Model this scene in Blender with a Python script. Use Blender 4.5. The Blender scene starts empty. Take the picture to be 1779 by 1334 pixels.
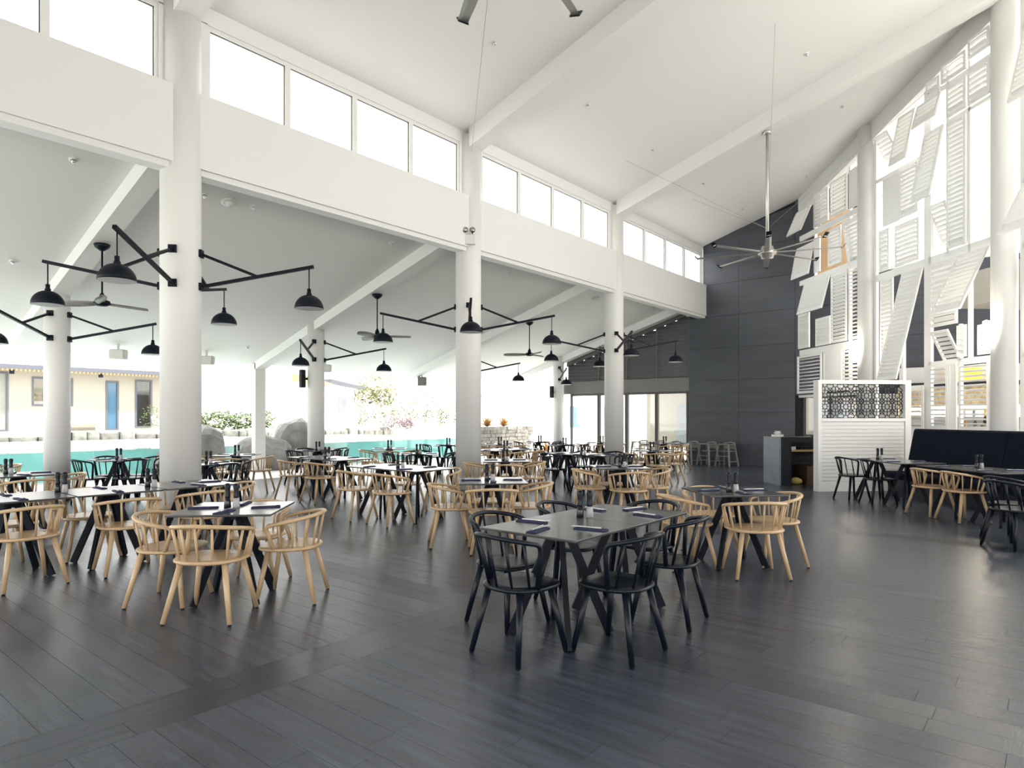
import bpy, math, random
from mathutils import Vector, Matrix, Euler
random.seed(7)
C = bpy.context.scene.collection
SC = bpy.context.scene
PI = math.pi
R2 = math.sqrt(0.5)

# ------------------------------------------------------------------ camera, world, sun, exposure
cam = bpy.data.cameras.new('camera'); cam_o = bpy.data.objects.new('camera', cam); C.objects.link(cam_o)
cam_o.location = (0, 0, 1.5)
cam_o.rotation_euler = (PI/2, 0, math.radians(39.72 - 90))
cam.sensor_fit = 'HORIZONTAL'; cam.sensor_width = 36.0
cam.lens = 36.0*1138/1779
cam.shift_y = (725 - 667)/1779
cam.clip_start = 0.05; cam.clip_end = 400
SC.camera = cam_o

w = bpy.data.worlds.new('sky'); SC.world = w; w.use_nodes = True
bg = w.node_tree.nodes['Background']
bg.inputs[0].default_value = (1.0, 0.99, 0.97, 1); bg.inputs[1].default_value = 2.6

sun = bpy.data.lights.new('sun', 'SUN'); sun.energy = 6.0; sun.angle = math.radians(3); sun.color = (1, .96, .9)
sun_o = bpy.data.objects.new('sun', sun); C.objects.link(sun_o)
sun_o.rotation_euler = Vector((-0.15, 0.45, -1.0)).to_track_quat('-Z', 'Y').to_euler()   # high sun, from behind the roof

SC.view_settings.view_transform = 'Standard'; SC.view_settings.look = 'None'
SC.view_settings.exposure = 0.83; SC.view_settings.gamma = 1.0; SC.view_settings.use_curve_mapping = False
SC.cycles.use_denoising = True
SC.cycles.max_bounces = 8; SC.cycles.diffuse_bounces = 6; SC.cycles.glossy_bounces = 4
SC.cycles.transparent_max_bounces = 24; SC.cycles.transmission_bounces = 4
SC.cycles.sample_clamp_indirect = 6.0
SC.cycles.caustics_reflective = False; SC.cycles.caustics_refractive = False

# ------------------------------------------------------------------ materials
def mat(name, col, rough=.5, metal=0.0, spec=.5, noise=None, bump=None, emit=None, rnd=0.0, coord='Object'):
    m = bpy.data.materials.new(name); m.use_nodes = True
    nt = m.node_tree; b = nt.nodes['Principled BSDF']; L = nt.links
    b.inputs['Base Color'].default_value = (*col, 1); b.inputs['Roughness'].default_value = rough
    b.inputs['Metallic'].default_value = metal; b.inputs['Specular IOR Level'].default_value = spec
    src = None
    if noise or bump:
        tc = nt.nodes.new('ShaderNodeTexCoord'); mp = nt.nodes.new('ShaderNodeMapping')
        if coord == 'World':
            g = nt.nodes.new('ShaderNodeNewGeometry'); L.new(g.outputs['Position'], mp.inputs[0])
        else:
            L.new(tc.outputs[coord], mp.inputs[0])
    if noise:
        scale, amt, stretch = noise
        mp.inputs['Scale'].default_value = stretch
        n = nt.nodes.new('ShaderNodeTexNoise'); n.inputs['Scale'].default_value = scale; n.inputs['Detail'].default_value = 5
        L.new(mp.outputs[0], n.inputs['Vector'])
        r = nt.nodes.new('ShaderNodeMapRange'); r.inputs['From Min'].default_value = .25; r.inputs['From Max'].default_value = .75
        r.inputs['To Min'].default_value = 1-amt; r.inputs['To Max'].default_value = 1+amt
        L.new(n.outputs[0], r.inputs[0]); src = r.outputs[0]
    if rnd:
        oi = nt.nodes.new('ShaderNodeObjectInfo'); ge = nt.nodes.new('ShaderNodeNewGeometry')
        a = nt.nodes.new('ShaderNodeMath'); a.operation = 'ADD'
        L.new(oi.outputs['Random'], a.inputs[0]); L.new(ge.outputs['Random Per Island'], a.inputs[1])
        f = nt.nodes.new('ShaderNodeMath'); f.operation = 'FRACT'; L.new(a.outputs[0], f.inputs[0])
        r2 = nt.nodes.new('ShaderNodeMapRange'); r2.inputs['To Min'].default_value = 1-rnd; r2.inputs['To Max'].default_value = 1+rnd
        L.new(f.outputs[0], r2.inputs[0])
        if src is None: src = r2.outputs[0]
        else:
            mu = nt.nodes.new('ShaderNodeMath'); mu.operation = 'MULTIPLY'
            L.new(src, mu.inputs[0]); L.new(r2.outputs[0], mu.inputs[1]); src = mu.outputs[0]
    if src is not None:
        mx = nt.nodes.new('ShaderNodeMix'); mx.data_type = 'RGBA'; mx.blend_type = 'MULTIPLY'; mx.inputs[0].default_value = 1
        mx.inputs[6].default_value = (*col, 1); L.new(src, mx.inputs[7]); L.new(mx.outputs[2], b.inputs['Base Color'])
    if bump:
        bs, st = bump
        n2 = nt.nodes.new('ShaderNodeTexNoise'); n2.inputs['Scale'].default_value = bs; n2.inputs['Detail'].default_value = 3
        L.new(mp.outputs[0], n2.inputs['Vector'])
        bp = nt.nodes.new('ShaderNodeBump'); bp.inputs['Strength'].default_value = st; bp.inputs['Distance'].default_value = .02
        L.new(n2.outputs[0], bp.inputs['Height']); L.new(bp.outputs[0], b.inputs['Normal'])
    if emit:
        b.inputs['Emission Color'].default_value = (*emit[0], 1); b.inputs['Emission Strength'].default_value = emit[1]
    return m

def glass(name, tint=(1, 1, 1), gloss=.06):
    m = bpy.data.materials.new(name); m.use_nodes = True; nt = m.node_tree; nt.nodes.clear()
    o = nt.nodes.new('ShaderNodeOutputMaterial'); mx = nt.nodes.new('ShaderNodeMixShader'); mx.inputs[0].default_value = gloss
    t = nt.nodes.new('ShaderNodeBsdfTransparent'); t.inputs[0].default_value = (*tint, 1)
    g = nt.nodes.new('ShaderNodeBsdfGlossy'); g.inputs['Roughness'].default_value = .03
    nt.links.new(t.outputs[0], mx.inputs[1]); nt.links.new(g.outputs[0], mx.inputs[2]); nt.links.new(mx.outputs[0], o.inputs[0])
    return m

WHITE = mat('white_paint', (.70, .695, .68), .55, noise=(.8, .015, (1, 1, 1)))
CEILW = mat('ceiling_white', (.71, .705, .69), .7, noise=(.6, .012, (1, 1, 1)))
SHUTW = mat('shutter_white', (.86, .855, .84), .45, noise=(3, .01, (1, 1, 1)))
PLANK = mat('floor_plank', (.047, .055, .075), .26, spec=.55, noise=(3.0, .34, (6, .5, 1)), bump=(40, .12), rnd=.13, coord='World')
PLANKX = mat('floor_plank_band', (.027, .034, .050), .26, spec=.55, noise=(3.0, .3, (.5, 6, 1)), bump=(40, .12), rnd=.14, coord='World')
GAP = mat('floor_gap', (.014, .0145, .016), .9)
OAK = mat('pale_oak', (.49, .345, .20), .33, noise=(6, .14, (1, 1, .25)), rnd=.06)
BLK = mat('black_stain', (.0032, .0062, .0125), .34, spec=.27, noise=(8, .2, (1, 1, .3)))
METB = mat('black_metal', (.0032, .0055, .0115), .5, spec=.18, noise=(10, .1, (1, 1, 1)))
TOP = mat('table_laminate', (.066, .067, .069), .2, noise=(5, .12, (1, 1, 1)))
EDGE = mat('table_edge', (.008, .009, .011), .45)
STEEL = mat('brushed_steel', (.62, .62, .62), .28, 1.0, noise=(30, .08, (1, 8, 1)))
ALU = mat('fan_aluminium', (.60, .59, .56), .35, .8, noise=(10, .04, (1, 1, 1)))
NAVY = mat('navy_napkin', (.018, .024, .075), .8, noise=(60, .4, (1, .05, 1)))
PEPPER = mat('pepper_fill', (.012, .011, .012), .18)
SALT = mat('salt_fill', (.36, .36, .37), .25, noise=(20, .1, (1, 1, 1)))
DARKW = mat('charcoal_cladding', (.048, .054, .069), .42, noise=(2.2, .22, (1, .35, 3)), bump=(12, .1), rnd=.07, coord='World')
BROWNG = mat('grey_spandrel', (.17, .165, .155), .5, noise=(3, .05, (1, 1, 1)))
LOUV = mat('grey_louvre', (.085, .086, .088), .45)
FRAMEG = mat('bronze_frame', (.06, .058, .055), .45)
UPH = mat('navy_upholstery', (.0030, .0065, .0145), .9, spec=.15, noise=(30, .25, (1, 1, 1)), bump=(80, .2))
BOARD = mat('shiplap_white', (.66, .66, .64), .5)
COUNTER = mat('counter_panel', (.20, .22, .255), .5, noise=(4, .15, (1, 1, 1)))
DKNAVY = mat('counter_dark', (.006, .010, .018), .5)
WOOD = mat('timber_shelf', (.42, .27, .13), .5, noise=(6, .15, (.3, 1, 1)))
TAN = mat('tan_timber', (.55, .37, .21), .55, noise=(5, .15, (1, 1, .2)))
GREYCH = mat('grey_high_chair', (.20, .215, .195), .5, noise=(8, .08, (1, 1, 1)))
GL = glass('clear_glass', (.98, .99, .985), .05)
POOLGL = glass('acrylic', (.86, .97, .97), .05)
SURF = mat('water_glare_surface', (.60, .72, .70), .06, bump=(5, .15))  # pale colour stands in for sky glare on the pool top
WATER = mat('pool_water', (.50, .82, .79), .10, spec=.5, noise=(1.5, .1, (1, 1, 1)), bump=(6, .25))
DECK = mat('pale_deck', (.72, .71, .68), .6, noise=(2, .06, (1, 1, 1)))
SAND = mat('pale_ground', (.68, .665, .62), .8, noise=(.6, .1, (1, 1, 1)))
ROCK = mat('boulder_stone', (.20, .195, .19), .85, noise=(2.5, .45, (1, 1, 1)), bump=(5, .8))
STONE = mat('wall_stone', (.17, .163, .145), .85, noise=(5, .45, (1, 1, 1)), bump=(6, .8), rnd=.25)
VILLA = mat('villa_render', (.29, .272, .235), .8, noise=(1, .03, (1, 1, 1)))
ROOFM = mat('villa_roof', (.30, .32, .37), .4, .3)
FASC = mat('villa_fascia', (.075, .08, .10), .5)
BLUEG = mat('blue_door_glass', (.06, .13, .20), .1)
ROOMW = mat('warm_room', (.62, .50, .30), .8)
LEAFS = mat('leaf_green', (.055, .085, .02), .6, rnd=.4)
LEAFY = mat('leaf_yellow', (.14, .15, .05), .6, rnd=.35)
LEAFP = mat('leaf_purple', (.15, .105, .115), .6, rnd=.3)
LEAFO = mat('leaf_orange', (.32, .18, .06), .6, rnd=.3)
BARK = mat('bark', (.46, .42, .34), .9, noise=(6, .2, (1, 1, .3)))
LIT = mat('sconce_lit', (1, .95, .85), .5, emit=((1, .90, .72), 14.0))
MOSAIC = mat('mosaic_tile', (.55, .42, .22), .4, noise=(14, .5, (1, 1, 1)), rnd=.35)
SIGNY = mat('lit_amber_sign', (.9, .55, .05), .5, emit=((1, .55, .05), .9))
CABLE = mat('cable_grey', (.32, .32, .31), .5)
MARK = {}

# ------------------------------------------------------------------ mesh builder
class MB:
    def __init__(s): s.v = []; s.f = []; s.sm = []; s.m = None
    def add(s, vs, fs, smooth=False):
        n = len(s.v)
        s.v += [tuple((s.m @ Vector(v)) if s.m else v) for v in vs]
        s.f += [tuple(i+n for i in f) for f in fs]; s.sm += [smooth]*len(fs); return s
    def box(s, x0, x1, y0, y1, z0, z1):
        return s.add([(x0,y0,z0),(x1,y0,z0),(x1,y1,z0),(x0,y1,z0),(x0,y0,z1),(x1,y0,z1),(x1,y1,z1),(x0,y1,z1)],
              [(0,3,2,1),(4,5,6,7),(0,1,5,4),(1,2,6,5),(2,3,7,6),(3,0,4,7)])
    def bevbox(s, x0, x1, y0, y1, z0, z1, b):
        def ring(i, z): return [(x0+i,y0+b if 1 else 0,z)]
        rings = []
        for (i, z) in ((b, z0), (0, z0+b), (0, z1-b), (b, z1)):
            c = b if i == 0 else b
            a0,a1,c0,c1 = x0+i, x1-i, y0+i, y1-i
            rings.append([(a0+c,c0,z),(a1-c,c0,z),(a1,c0+c,z),(a1,c1-c,z),(a1-c,c1,z),(a0+c,c1,z),(a0,c1-c,z),(a0,c0+c,z)])
        vs = [p for r in rings for p in r]; fs = []
        for k in range(3):
            for j in range(8):
                fs.append((k*8+j, k*8+(j+1)%8, (k+1)*8+(j+1)%8, (k+1)*8+j))
        fs.append(tuple(range(7,-1,-1))); fs.append(tuple(range(24,32)))
        return s.add(vs, fs)
    def path(s, pts, r, n=8, cap=True, smooth=True, flat=1.0):
        pts = [Vector(p) for p in pts]; N = len(pts)
        rs = r if isinstance(r, (list, tuple)) else [r]*N
        up = None; vs = []
        for i, p in enumerate(pts):
            t = (pts[min(i+1,N-1)] - pts[max(i-1,0)]).normalized()
            if up is None:
                up = Vector((0,0,1)) if abs(t.z) < .9 else Vector((1,0,0))
            a = (up - t*up.dot(t)); a = a.normalized() if a.length > 1e-6 else t.orthogonal().normalized()
            up = a; b = t.cross(a)
            for k in range(n):
                th = 2*PI*(k+.5)/n
                vs.append(tuple(p + a*math.cos(th)*rs[i] + b*math.sin(th)*rs[i]*flat))
        fs = []
        for i in range(N-1):
            for k in range(n):
                fs.append((i*n+k, i*n+(k+1)%n, (i+1)*n+(k+1)%n, (i+1)*n+k))
        s.add(vs, fs, smooth)
        if cap:
            m = len(s.v)-len(vs)
            s.f += [tuple(m+k for k in range(n-1,-1,-1)), tuple(m+(N-1)*n+k for k in range(n))]; s.sm += [False, False]
        return s
    def bar(s, p0, p1, a, b):
        p0 = Vector(p0); p1 = Vector(p1); t = (p1-p0).normalized()
        up = Vector((0,0,1)) if abs(t.z) < .95 else Vector((1,0,0))
        x = t.cross(up).normalized(); y = x.cross(t)
        vs = []
        for p in (p0, p1):
            for (i, j) in ((-1,-1),(1,-1),(1,1),(-1,1)): vs.append(tuple(p + x*i*a/2 + y*j*b/2))
        return s.add(vs, [(0,3,2,1),(4,5,6,7),(0,1,5,4),(1,2,6,5),(2,3,7,6),(3,0,4,7)])
    def lathe(s, prof, n=16, smooth=True, cx=0, cy=0):
        vs = []; fs = []
        for (r, z) in prof:
            for k in range(n):
                th = 2*PI*k/n; vs.append((cx+r*math.cos(th), cy+r*math.sin(th), z))
        for i in range(len(prof)-1):
            for k in range(n): fs.append((i*n+k, i*n+(k+1)%n, (i+1)*n+(k+1)%n, (i+1)*n+k))
        s.add(vs, fs, smooth)
        m = len(s.v)-len(vs)
        if prof[0][0] > 1e-4: s.f.append(tuple(m+k for k in range(n-1,-1,-1))); s.sm.append(False)
        if prof[-1][0] > 1e-4: s.f.append(tuple(m+(len(prof)-1)*n+k for k in range(n))); s.sm.append(False)
        return s
    def prism(s, poly, axis, a0, a1):
        # poly: 2-D points; axis 'x': (y,z) extruded along x ; 'y': (x,z) along y ; 'z': (x,y) along z
        def P(p, a): return {'x': (a, p[0], p[1]), 'y': (p[0], a, p[1]), 'z': (p[0], p[1], a)}[axis]
        n = len(poly); vs = [P(p, a0) for p in poly] + [P(p, a1) for p in poly]
        fs = [tuple(range(n-1,-1,-1)), tuple(range(n, 2*n))] + [(i, (i+1)%n, n+(i+1)%n, n+i) for i in range(n)]
        return s.add(vs, fs)
    def mesh(s, name, m):
        me = bpy.data.meshes.new(name); me.from_pydata(s.v, [], s.f)
        me.polygons.foreach_set('use_smooth', s.sm)
        me.materials.append(m)
        import bmesh
        bm = bmesh.new(); bm.from_mesh(me); bmesh.ops.recalc_face_normals(bm, faces=bm.faces); bm.to_mesh(me); bm.free()
        me.update(); return me
    def build(s, name, m, parent=None, loc=(0,0,0), rot=(0,0,0)):
        return link(name, s.mesh(name, m), parent, loc, rot)

def link(name, me, parent=None, loc=(0,0,0), rot=(0,0,0)):
    o = bpy.data.objects.new(name, me); C.objects.link(o); o.location = loc; o.rotation_euler = rot
    if parent: o.parent = parent
    return o
def tag(o, label=None, cat=None, group=None, kind=None):
    if label: o['label'] = label
    if cat: o['category'] = cat
    if group: o['group'] = group
    if kind: o['kind'] = kind
    return o
def thing(name, label, cat, loc=(0,0,0), rz=0, group=None):
    o = bpy.data.objects.new(name, None); C.objects.link(o); o.empty_display_size = .1
    o.location = loc; o.rotation_euler = (0, 0, rz) if not isinstance(rz, tuple) else rz
    return tag(o, label, cat, group)
KIDS = {}
def kids(o):
    return [c for c in bpy.data.objects if c.parent == o]
def copy_tree(o, parent=None, kidmap=None):
    c = o.copy(); C.objects.link(c)
    if parent: c.parent = parent
    for ch in (KIDS.get(o.name) or []): copy_tree(ch, c)
    return c
def reg(o):
    KIDS[o.name] = list(o.children)
    for c in o.children: reg(c)
def struct(name, b, m, label=None, parent=None):
    o = b.build(name, m, parent)
    if not parent: tag(o, label, None, None, 'structure')
    return o
def B(s, q, z=0): return ((s+q)*R2, (s-q)*R2, z)
D45 = PI/4
def main_z(Y): return 7.10 + .309*(8.74-Y)
def low_z(Y): return 4.55 - .305*(Y-11.74)

# ------------------------------------------------------------------ floor: planks along Y, dark bands on the column grid
XB = (3.87, 9.39, 14.92); YB = (3.52, 8.92)
FX0, FX1, FY0, FY1 = -3.0, 20.35, -4.2, 14.9
base = MB().box(FX0, FX1+.3, FY0, FY1, -.12, -.012).build('floor', GAP); tag(base, 'dark wood plank floor with darker bands on the column grid', None, None, 'structure')
planks = []
PW = .18
cuts = [FY0] + [y+d for y in YB for d in (-.18, .18)] + [FY1]
segs = [(cuts[i], cuts[i+1]) for i in range(0, len(cuts), 2)]
x = FX0; row = 0
while x < FX1-.02:
    x1 = min(x+PW, FX1); mid = (x+x1)/2
    dark = any(abs(mid-b) < .175 for b in XB)
    for (ya, yb) in segs:
        y = ya
        first = random.uniform(.25, 1.25)
        while y < yb-.01:
            L = first if first else 1.25; first = None
            y1 = min(y+L, yb)
            if yb-y1 < .12: y1 = yb
            planks.append((x, x1, y, y1, dark)); y = y1
    x = x1
for b in YB:
    for k in (-1, 0):
        y0 = b+k*.18; x = FX0
        while x < FX1-.01:
            x1 = min(x+1.25 if x > FX0 else x+.5+.6*(k+1), FX1); planks.append((x, x1, y0, y0+.18, True)); x = x1
def pd(p):
    X, Y = (p[0]+p[1])/2, (p[2]+p[3])/2
    d = .769*X+.639*Y; xr = .639*X-.769*Y
    if d < .6 or abs(xr/d) > .83: return 1e9
    yy = 1.5/d*1138
    if yy > 640: return 1e9
    return d
planks.sort(key=pd)
ub = {}
for mm in (PLANK, PLANKX):
    ub[mm.name] = MB().box(0, 1, 0, 1, -.012, 0).mesh('plank', mm)
g = .0011
for (x0, x1, y0, y1, dk) in planks[:300]:
    o = link('plank', ub[(PLANKX if dk else PLANK).name], base, (x0+g, y0+g, 0)); o.scale = (x1-x0-2*g, y1-y0-2*g, 1)
for mm, dk in ((PLANK, False), (PLANKX, True)):
    mb = MB()
    for (x0, x1, y0, y1, d) in planks[300:]:
        if d == dk: mb.box(x0+g, x1-g, y0+g, y1-g, -.012, 0)
    tag(mb.build('far_planks', mm, base), None, None, None, 'stuff')

# outside ground
struct('ground', MB().box(-40, 110, 14.9, 130, -.25, -.015), SAND, 'pale sunlit ground outside beyond the open side')
struct('ground', MB().box(20.75, 110, -60, 14.89, -.25, -.02), SAND, 'pale ground beyond the glazed end wall')
struct('ground', MB().box(-40, 20.74, -60, -4.21, -.25, -.02), SAND, 'pale paving behind the bar side of the hall')
struct('ground', MB().box(-40, -3.01, -4.2, 14.89, -.25, -.02), SAND, 'pale paving outside the near end of the hall')
struct('pool_deck', MB().box(-6, 24, 14.9, 17.45, -.02, 0.0), DECK, 'pale deck strip between the hall and the pool')

# ------------------------------------------------------------------ roof, beams, columns
X0, X1 = -3.4, 20.4
r = MB()
ya, yb = 8.95, -6.0
r.prism([(ya, main_z(ya)), (yb, main_z(yb)), (yb, main_z(yb)+.25), (ya, main_z(ya)+.25)], 'x', X0, X1+.3)
ceiling = struct('ceiling', r, CEILW, 'tall sloping white plaster ceiling rising from the clerestory windows')
r = MB(); ya, yb = 8.97, 16.95
r.prism([(ya, low_z(ya)), (yb, low_z(yb)), (yb, low_z(yb)+.22), (ya, low_z(ya)+.22)], 'x', X0, X1+.6)
low = struct('ceiling', r, CEILW, 'low sloping white ceiling falling towards the pool')
names = {-1.65: 'nearest, mostly above the frame', 3.87: 'at the wide lamp column', 9.39: 'at the emergency-light column', 14.92: 'carrying the big steel fan', 20.15: 'along the dark wall'}
for bx in (-1.65, 3.87, 9.39, 14.92):
    hw = .17
    y0, y1 = 8.75, -6.0
    bm_ = MB().prism([(y0, main_z(y0)-.36), (y1, main_z(y1)-.36), (y1, main_z(y1)+.01), (y0, main_z(y0)+.01)], 'x', bx-hw, bx+hw)
    struct('beam', bm_, CEILW, 'white sloping beam of the tall ceiling, ' + names[bx])
for bx in (-1.65, 3.87, 9.39, 14.92, 20.2):
    hw = .15
    y0, y1 = 8.8, 16.8
    bm_ = MB().prism([(y0, low_z(y0)-.28), (y0, low_z(y0)+.01), (y1, low_z(y1)+.01), (y1, low_z(y1)-.2)], 'x', bx-hw, bx+hw)
    struct('rafter', bm_, CEILW, 'white rafter under the low ceiling, ' + (names.get(bx) or 'along the louvred end wall'))

wf = MB().prism([(8.9, 3.0), (-4.2, 3.0), (-4.2, main_z(-4.2)), (8.9, main_z(8.9))], 'x', X0-.2, X0)  # unseen walls and piers added to cut daylight, open below for fill
struct('wall_front_added', wf, WHITE, 'added white end wall behind the camera, holding back daylight')
struct('wall_near_added', MB().box(X0, 9.5, -4.4, -4.21, 3.0, main_z(-4.2)+.3), WHITE, 'added white side wall behind the camera, holding back daylight')
for k in range(6): struct('pier', MB().box(X0-.2, X0, -4.2+2.6*k, -3.9+2.6*k, 0, 3.0), WHITE, 'added white pier between the openings of the end wall behind the camera, number %d' % (k+1))
for k in range(5): struct('pier', MB().box(X0+2.4+2.5*k, X0+2.7+2.5*k, -4.4, -4.21, 0, 3.0), WHITE, 'added white pier between the openings of the side wall behind the camera, number %d' % (k+1))
# bulkhead, clerestory
cols_in = [(-1.65, 8.92), (3.87, 8.92), (9.39, 8.92), (14.92, 8.92)]
wl = MB().box(X0, X1, 8.74, 9.0, 4.80, 5.80).box(X0, X1, 8.78, 9.0, 4.72, 4.80).box(X0, X1, 8.86, 8.98, 6.83, 7.3)
wall_left = struct('wall_left', wl, WHITE, 'white bulkhead band below the clerestory windows')
n_win = 0
bays = [(-1.65, 3.87), (3.87, 9.39), (9.39, 14.92), (14.92, 20.4)]
for bi, (a, b) in enumerate(bays):
    a2 = a+.33; b2 = b-.30 if bi < 3 else b-.05
    wdt = (b2-a2)/4
    MB().box(a, a2, 8.86, 8.98, 5.8, 6.84).box(b2, b, 8.86, 8.98, 5.8, 6.84).build('infill', WHITE, wall_left)
    for k in range(4):
        n_win += 1
        xa, xb = a2+k*wdt, a2+(k+1)*wdt
        fr = MB(); t = .045
        fr.box(xa, xb, 8.88, 8.96, 6.77, 6.83).box(xa, xb, 8.88, 8.96, 5.80, 5.86)
        fr.box(xa, xa+t, 8.88, 8.96, 5.86, 6.77).box(xb-t, xb, 8.88, 8.96, 5.86, 6.77)
        wn = fr.build('window_%d' % n_win, WHITE)
        tag(wn, '%s clerestory pane in %s' % (('first', 'second', 'third', 'fourth')[k], ('the bay before the wide lamp column', 'the bay after the wide lamp column', 'the bay after the emergency-light column', 'the bay meeting the dark wall')[bi]), None, None, 'structure')
        MB().box(xa+t, xb-t, 8.915, 8.925, 5.86, 6.77).build('pane', GL, wn)
        gk = .012; MB().box(xa+t, xb-t, 8.90, 8.913, 6.77-gk, 6.77).box(xb-t-gk, xb-t, 8.90, 8.913, 5.86, 6.77-gk).build('gasket', FRAMEG, wn)

def column(x, y, rr, z1, label):
    b = MB().lathe([(rr+.012, 0), (rr+.012, .10), (rr, .105), (rr, z1)], 40)
    b = MB().lathe([(rr, 0), (rr, z1)], 40)
    o = b.build('column', WHITE, None, (x, y, 0)); tag(o, label, None, None, 'structure')
    MB().lathe([(rr+.012, 0), (rr+.012, .09), (rr+.004, .095)], 40).build('base_ring', DARKW, o)
    return o
lab_in = ['round white column beside the camera, out of frame', 'widest round white column carrying four dome lamps', 'round white column with twin-head emergency light', 'round white column nearest the dark wall, dome lamps around it']
for (x, y), l in zip(cols_in[1:], lab_in[1:]): column(x, y, .25, main_z(y)-.05, l)
cols_out = [(3.87, 13.95), (9.39, 14.12), (14.92, 14.28), (20.1, 14.42)]
for (x, y), l in zip(cols_out, ['outer white column in front of the teal pool, at left', 'outer white column by the boulders', 'outer white column hidden behind the emergency-light column', 'outer white column at the end of the glazed wall']):
    column(x, y, .205, low_z(y)+.02, l)
pst = MB().box(9.24, 9.54, 16.75, 16.95, -.01, low_z(16.85)-.02)
tag(pst.build('square_post', WHITE), 'square white post at the roof edge by the boulders', None, None, 'structure')

# ------------------------------------------------------------------ dark end wall with panels
DX = 20.4
dw = MB()
def zt(y): return (main_z(y) if y < 8.86 else low_z(y)-.28)
# back shell of the wall (an opening with a glass door is left at Y 4.3..5.7)
dw.prism([(5.75, 0), (9.34, 0), (9.34, low_z(9.34)-.0), (8.86, low_z(8.86)), (8.86, main_z(8.86)), (5.75, main_z(5.75))], 'x', DX+.03, DX+.25)
dw.prism([(4.1, 2.15), (5.75, 2.15), (5.75, main_z(5.75)), (4.1, main_z(4.1))], 'x', DX+.03, DX+.25)
dw.box(DX+.03, DX+.25, -5, 4.1, 2.15, 5.55)
wall_back = struct('wall_back', dw, GAP, 'tall charcoal panelled end wall')
zs = [0, .65, 1.65, 2.69, 3.72, 4.75, 5.78, 6.81, 7.84, 8.87, 9.9, 10.93, 11.96]
wb2 = MB().box(DX, DX+.25, -5, 4.25, 0, 2.15); struct('wall_bar', wb2, WHITE, 'low white wall behind the bar under the charcoal cladding')
for k_, (a_, b_) in enumerate(((-4.9, -2.7), (-2.7, -.5), (-.5, 1.8), (1.8, 4.06))):
    fr = MB(); zt0, zt1 = main_z(b_)-.05, main_z(a_)-.05
    fr.box(DX+.05, DX+.15, a_, a_+.07, 5.55, zt1).box(DX+.05, DX+.15, b_-.07, b_, 5.55, zt0).box(DX+.05, DX+.15, a_+.07, b_-.07, 5.55, 5.65).box(DX+.05, DX+.15, a_+.07, b_-.07, 7.6, 7.68)
    wn_ = fr.build('window_%d' % (40+k_), WHITE); tag(wn_, 'tall bright window above the charcoal wall behind the screen, %s from the near end' % ('first', 'second', 'third', 'fourth')[k_], None, None, 'structure')
    MB().prism([(a_+.07, 5.65), (b_-.07, 5.65), (b_-.07, zt0), (a_+.07, zt1)], 'x', DX+.09, DX+.1).build('pane', GL, wn_)
ys = [9.34, 7.68, 5.98, 4.1, 2.58, .88, -.82, -2.5]
for i in range(len(ys)-1):
    y1, y0 = ys[i]-.004, ys[i+1]+.004
    for j in range(len(zs)-1):
        z0, z1 = zs[j]+.004, zs[j+1]-.004
        if y1 < 5.99 and z0 < 2.1: z0 = 2.16
        if y1 < 5.99 and z1 < 2.2: continue
        if y1 < 4.2 and z0 > 5.5: continue
        if y1 < 4.2: z1 = min(z1, 5.55)
        parts = [(y0, y1)]
        if y1 > 8.86 and z1 > 5.2:
            parts = [(y0, 8.855)] if z0 >= 4.7 else parts
        for (a, b) in parts:
            ta, tb = (main_z(a) if a < 8.87 else 99), (main_z(b) if b < 8.87 else 99)
            if z0 >= min(ta, tb)-.02 and z0 >= max(ta, tb)-.02: continue
            if z1 > min(ta, tb):
                poly = [(a, z0), (b, z0), (b, min(z1, tb)), (a, min(z1, ta))]
                if tb < z0: continue
            else: poly = [(a, z0), (b, z0), (b, z1), (a, z1)]
            MB().prism(poly, 'x', DX-.004+random.uniform(0, .004), DX+.03).build('panel', DARKW, wall_back)
tw = MB().box(DX-.05, DX-.006, 4.3, 5.35, 5.6, 7.4)
tag(tw.build('timber_panel', TAN), 'tan timber panel on the dark wall seen through open shutters', 'panel')
dr = MB().box(DX, DX+.06, 4.25, 4.33, 0, 2.15).box(DX, DX+.06, 5.67, 5.75, 0, 2.15).box(DX, DX+.06, 4.33, 5.67, 2.07, 2.15).box(DX, DX+.06, 4.98, 5.03, 0, 2.07).box(DX, DX+.06, 4.33, 5.67, .95, 1.0)
d1 = dr.build('door_1', FRAMEG); tag(d1, 'dark framed glass door behind the counter', None, None, 'structure')
MB().box(DX+.025, DX+.035, 4.33, 4.98, 0.01, 2.07).build('pane', GL, d1); MB().box(DX+.025, DX+.035, 5.03, 5.67, .01, 2.07).build('pane', GL, d1)

# glazed end wall with spandrel and louvres
gx = DX+.05
gw = MB().box(gx, gx+.2, 9.34, 14.6, 2.38, 2.86)
wall_glazed = struct('wall_right', gw, BROWNG, 'grey-brown spandrel above the glass doors of the end wall')
mul = [9.40, 10.55, 11.72, 12.88, 14.12]
for i in range(4):
    a, b = mul[i], mul[i+1]
    fr = MB().box(gx, gx+.1, a, a+.06, 0, 2.38).box(gx, gx+.1, b-.06, b, 0, 2.38).box(gx, gx+.1, a+.06, b-.06, 2.30, 2.38).box(gx, gx+.1, a+.06, b-.06, 0, .08)
    d = fr.build('door_%d' % (i+2), FRAMEG)
    tag(d, 'sliding glass door, %s from the dark wall' % ('first', 'second', 'third', 'fourth')[i], None, None, 'structure')
    MB().box(gx+.045, gx+.055, a+.06, b-.06, .08, 2.30).build('pane', GL, d)
ls = thing('louvre_screen', 'grey horizontal louvre screen under the sloping ceiling above the glass doors', 'louvres', (gx, 9.34, 2.86))
fr = MB()
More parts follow.
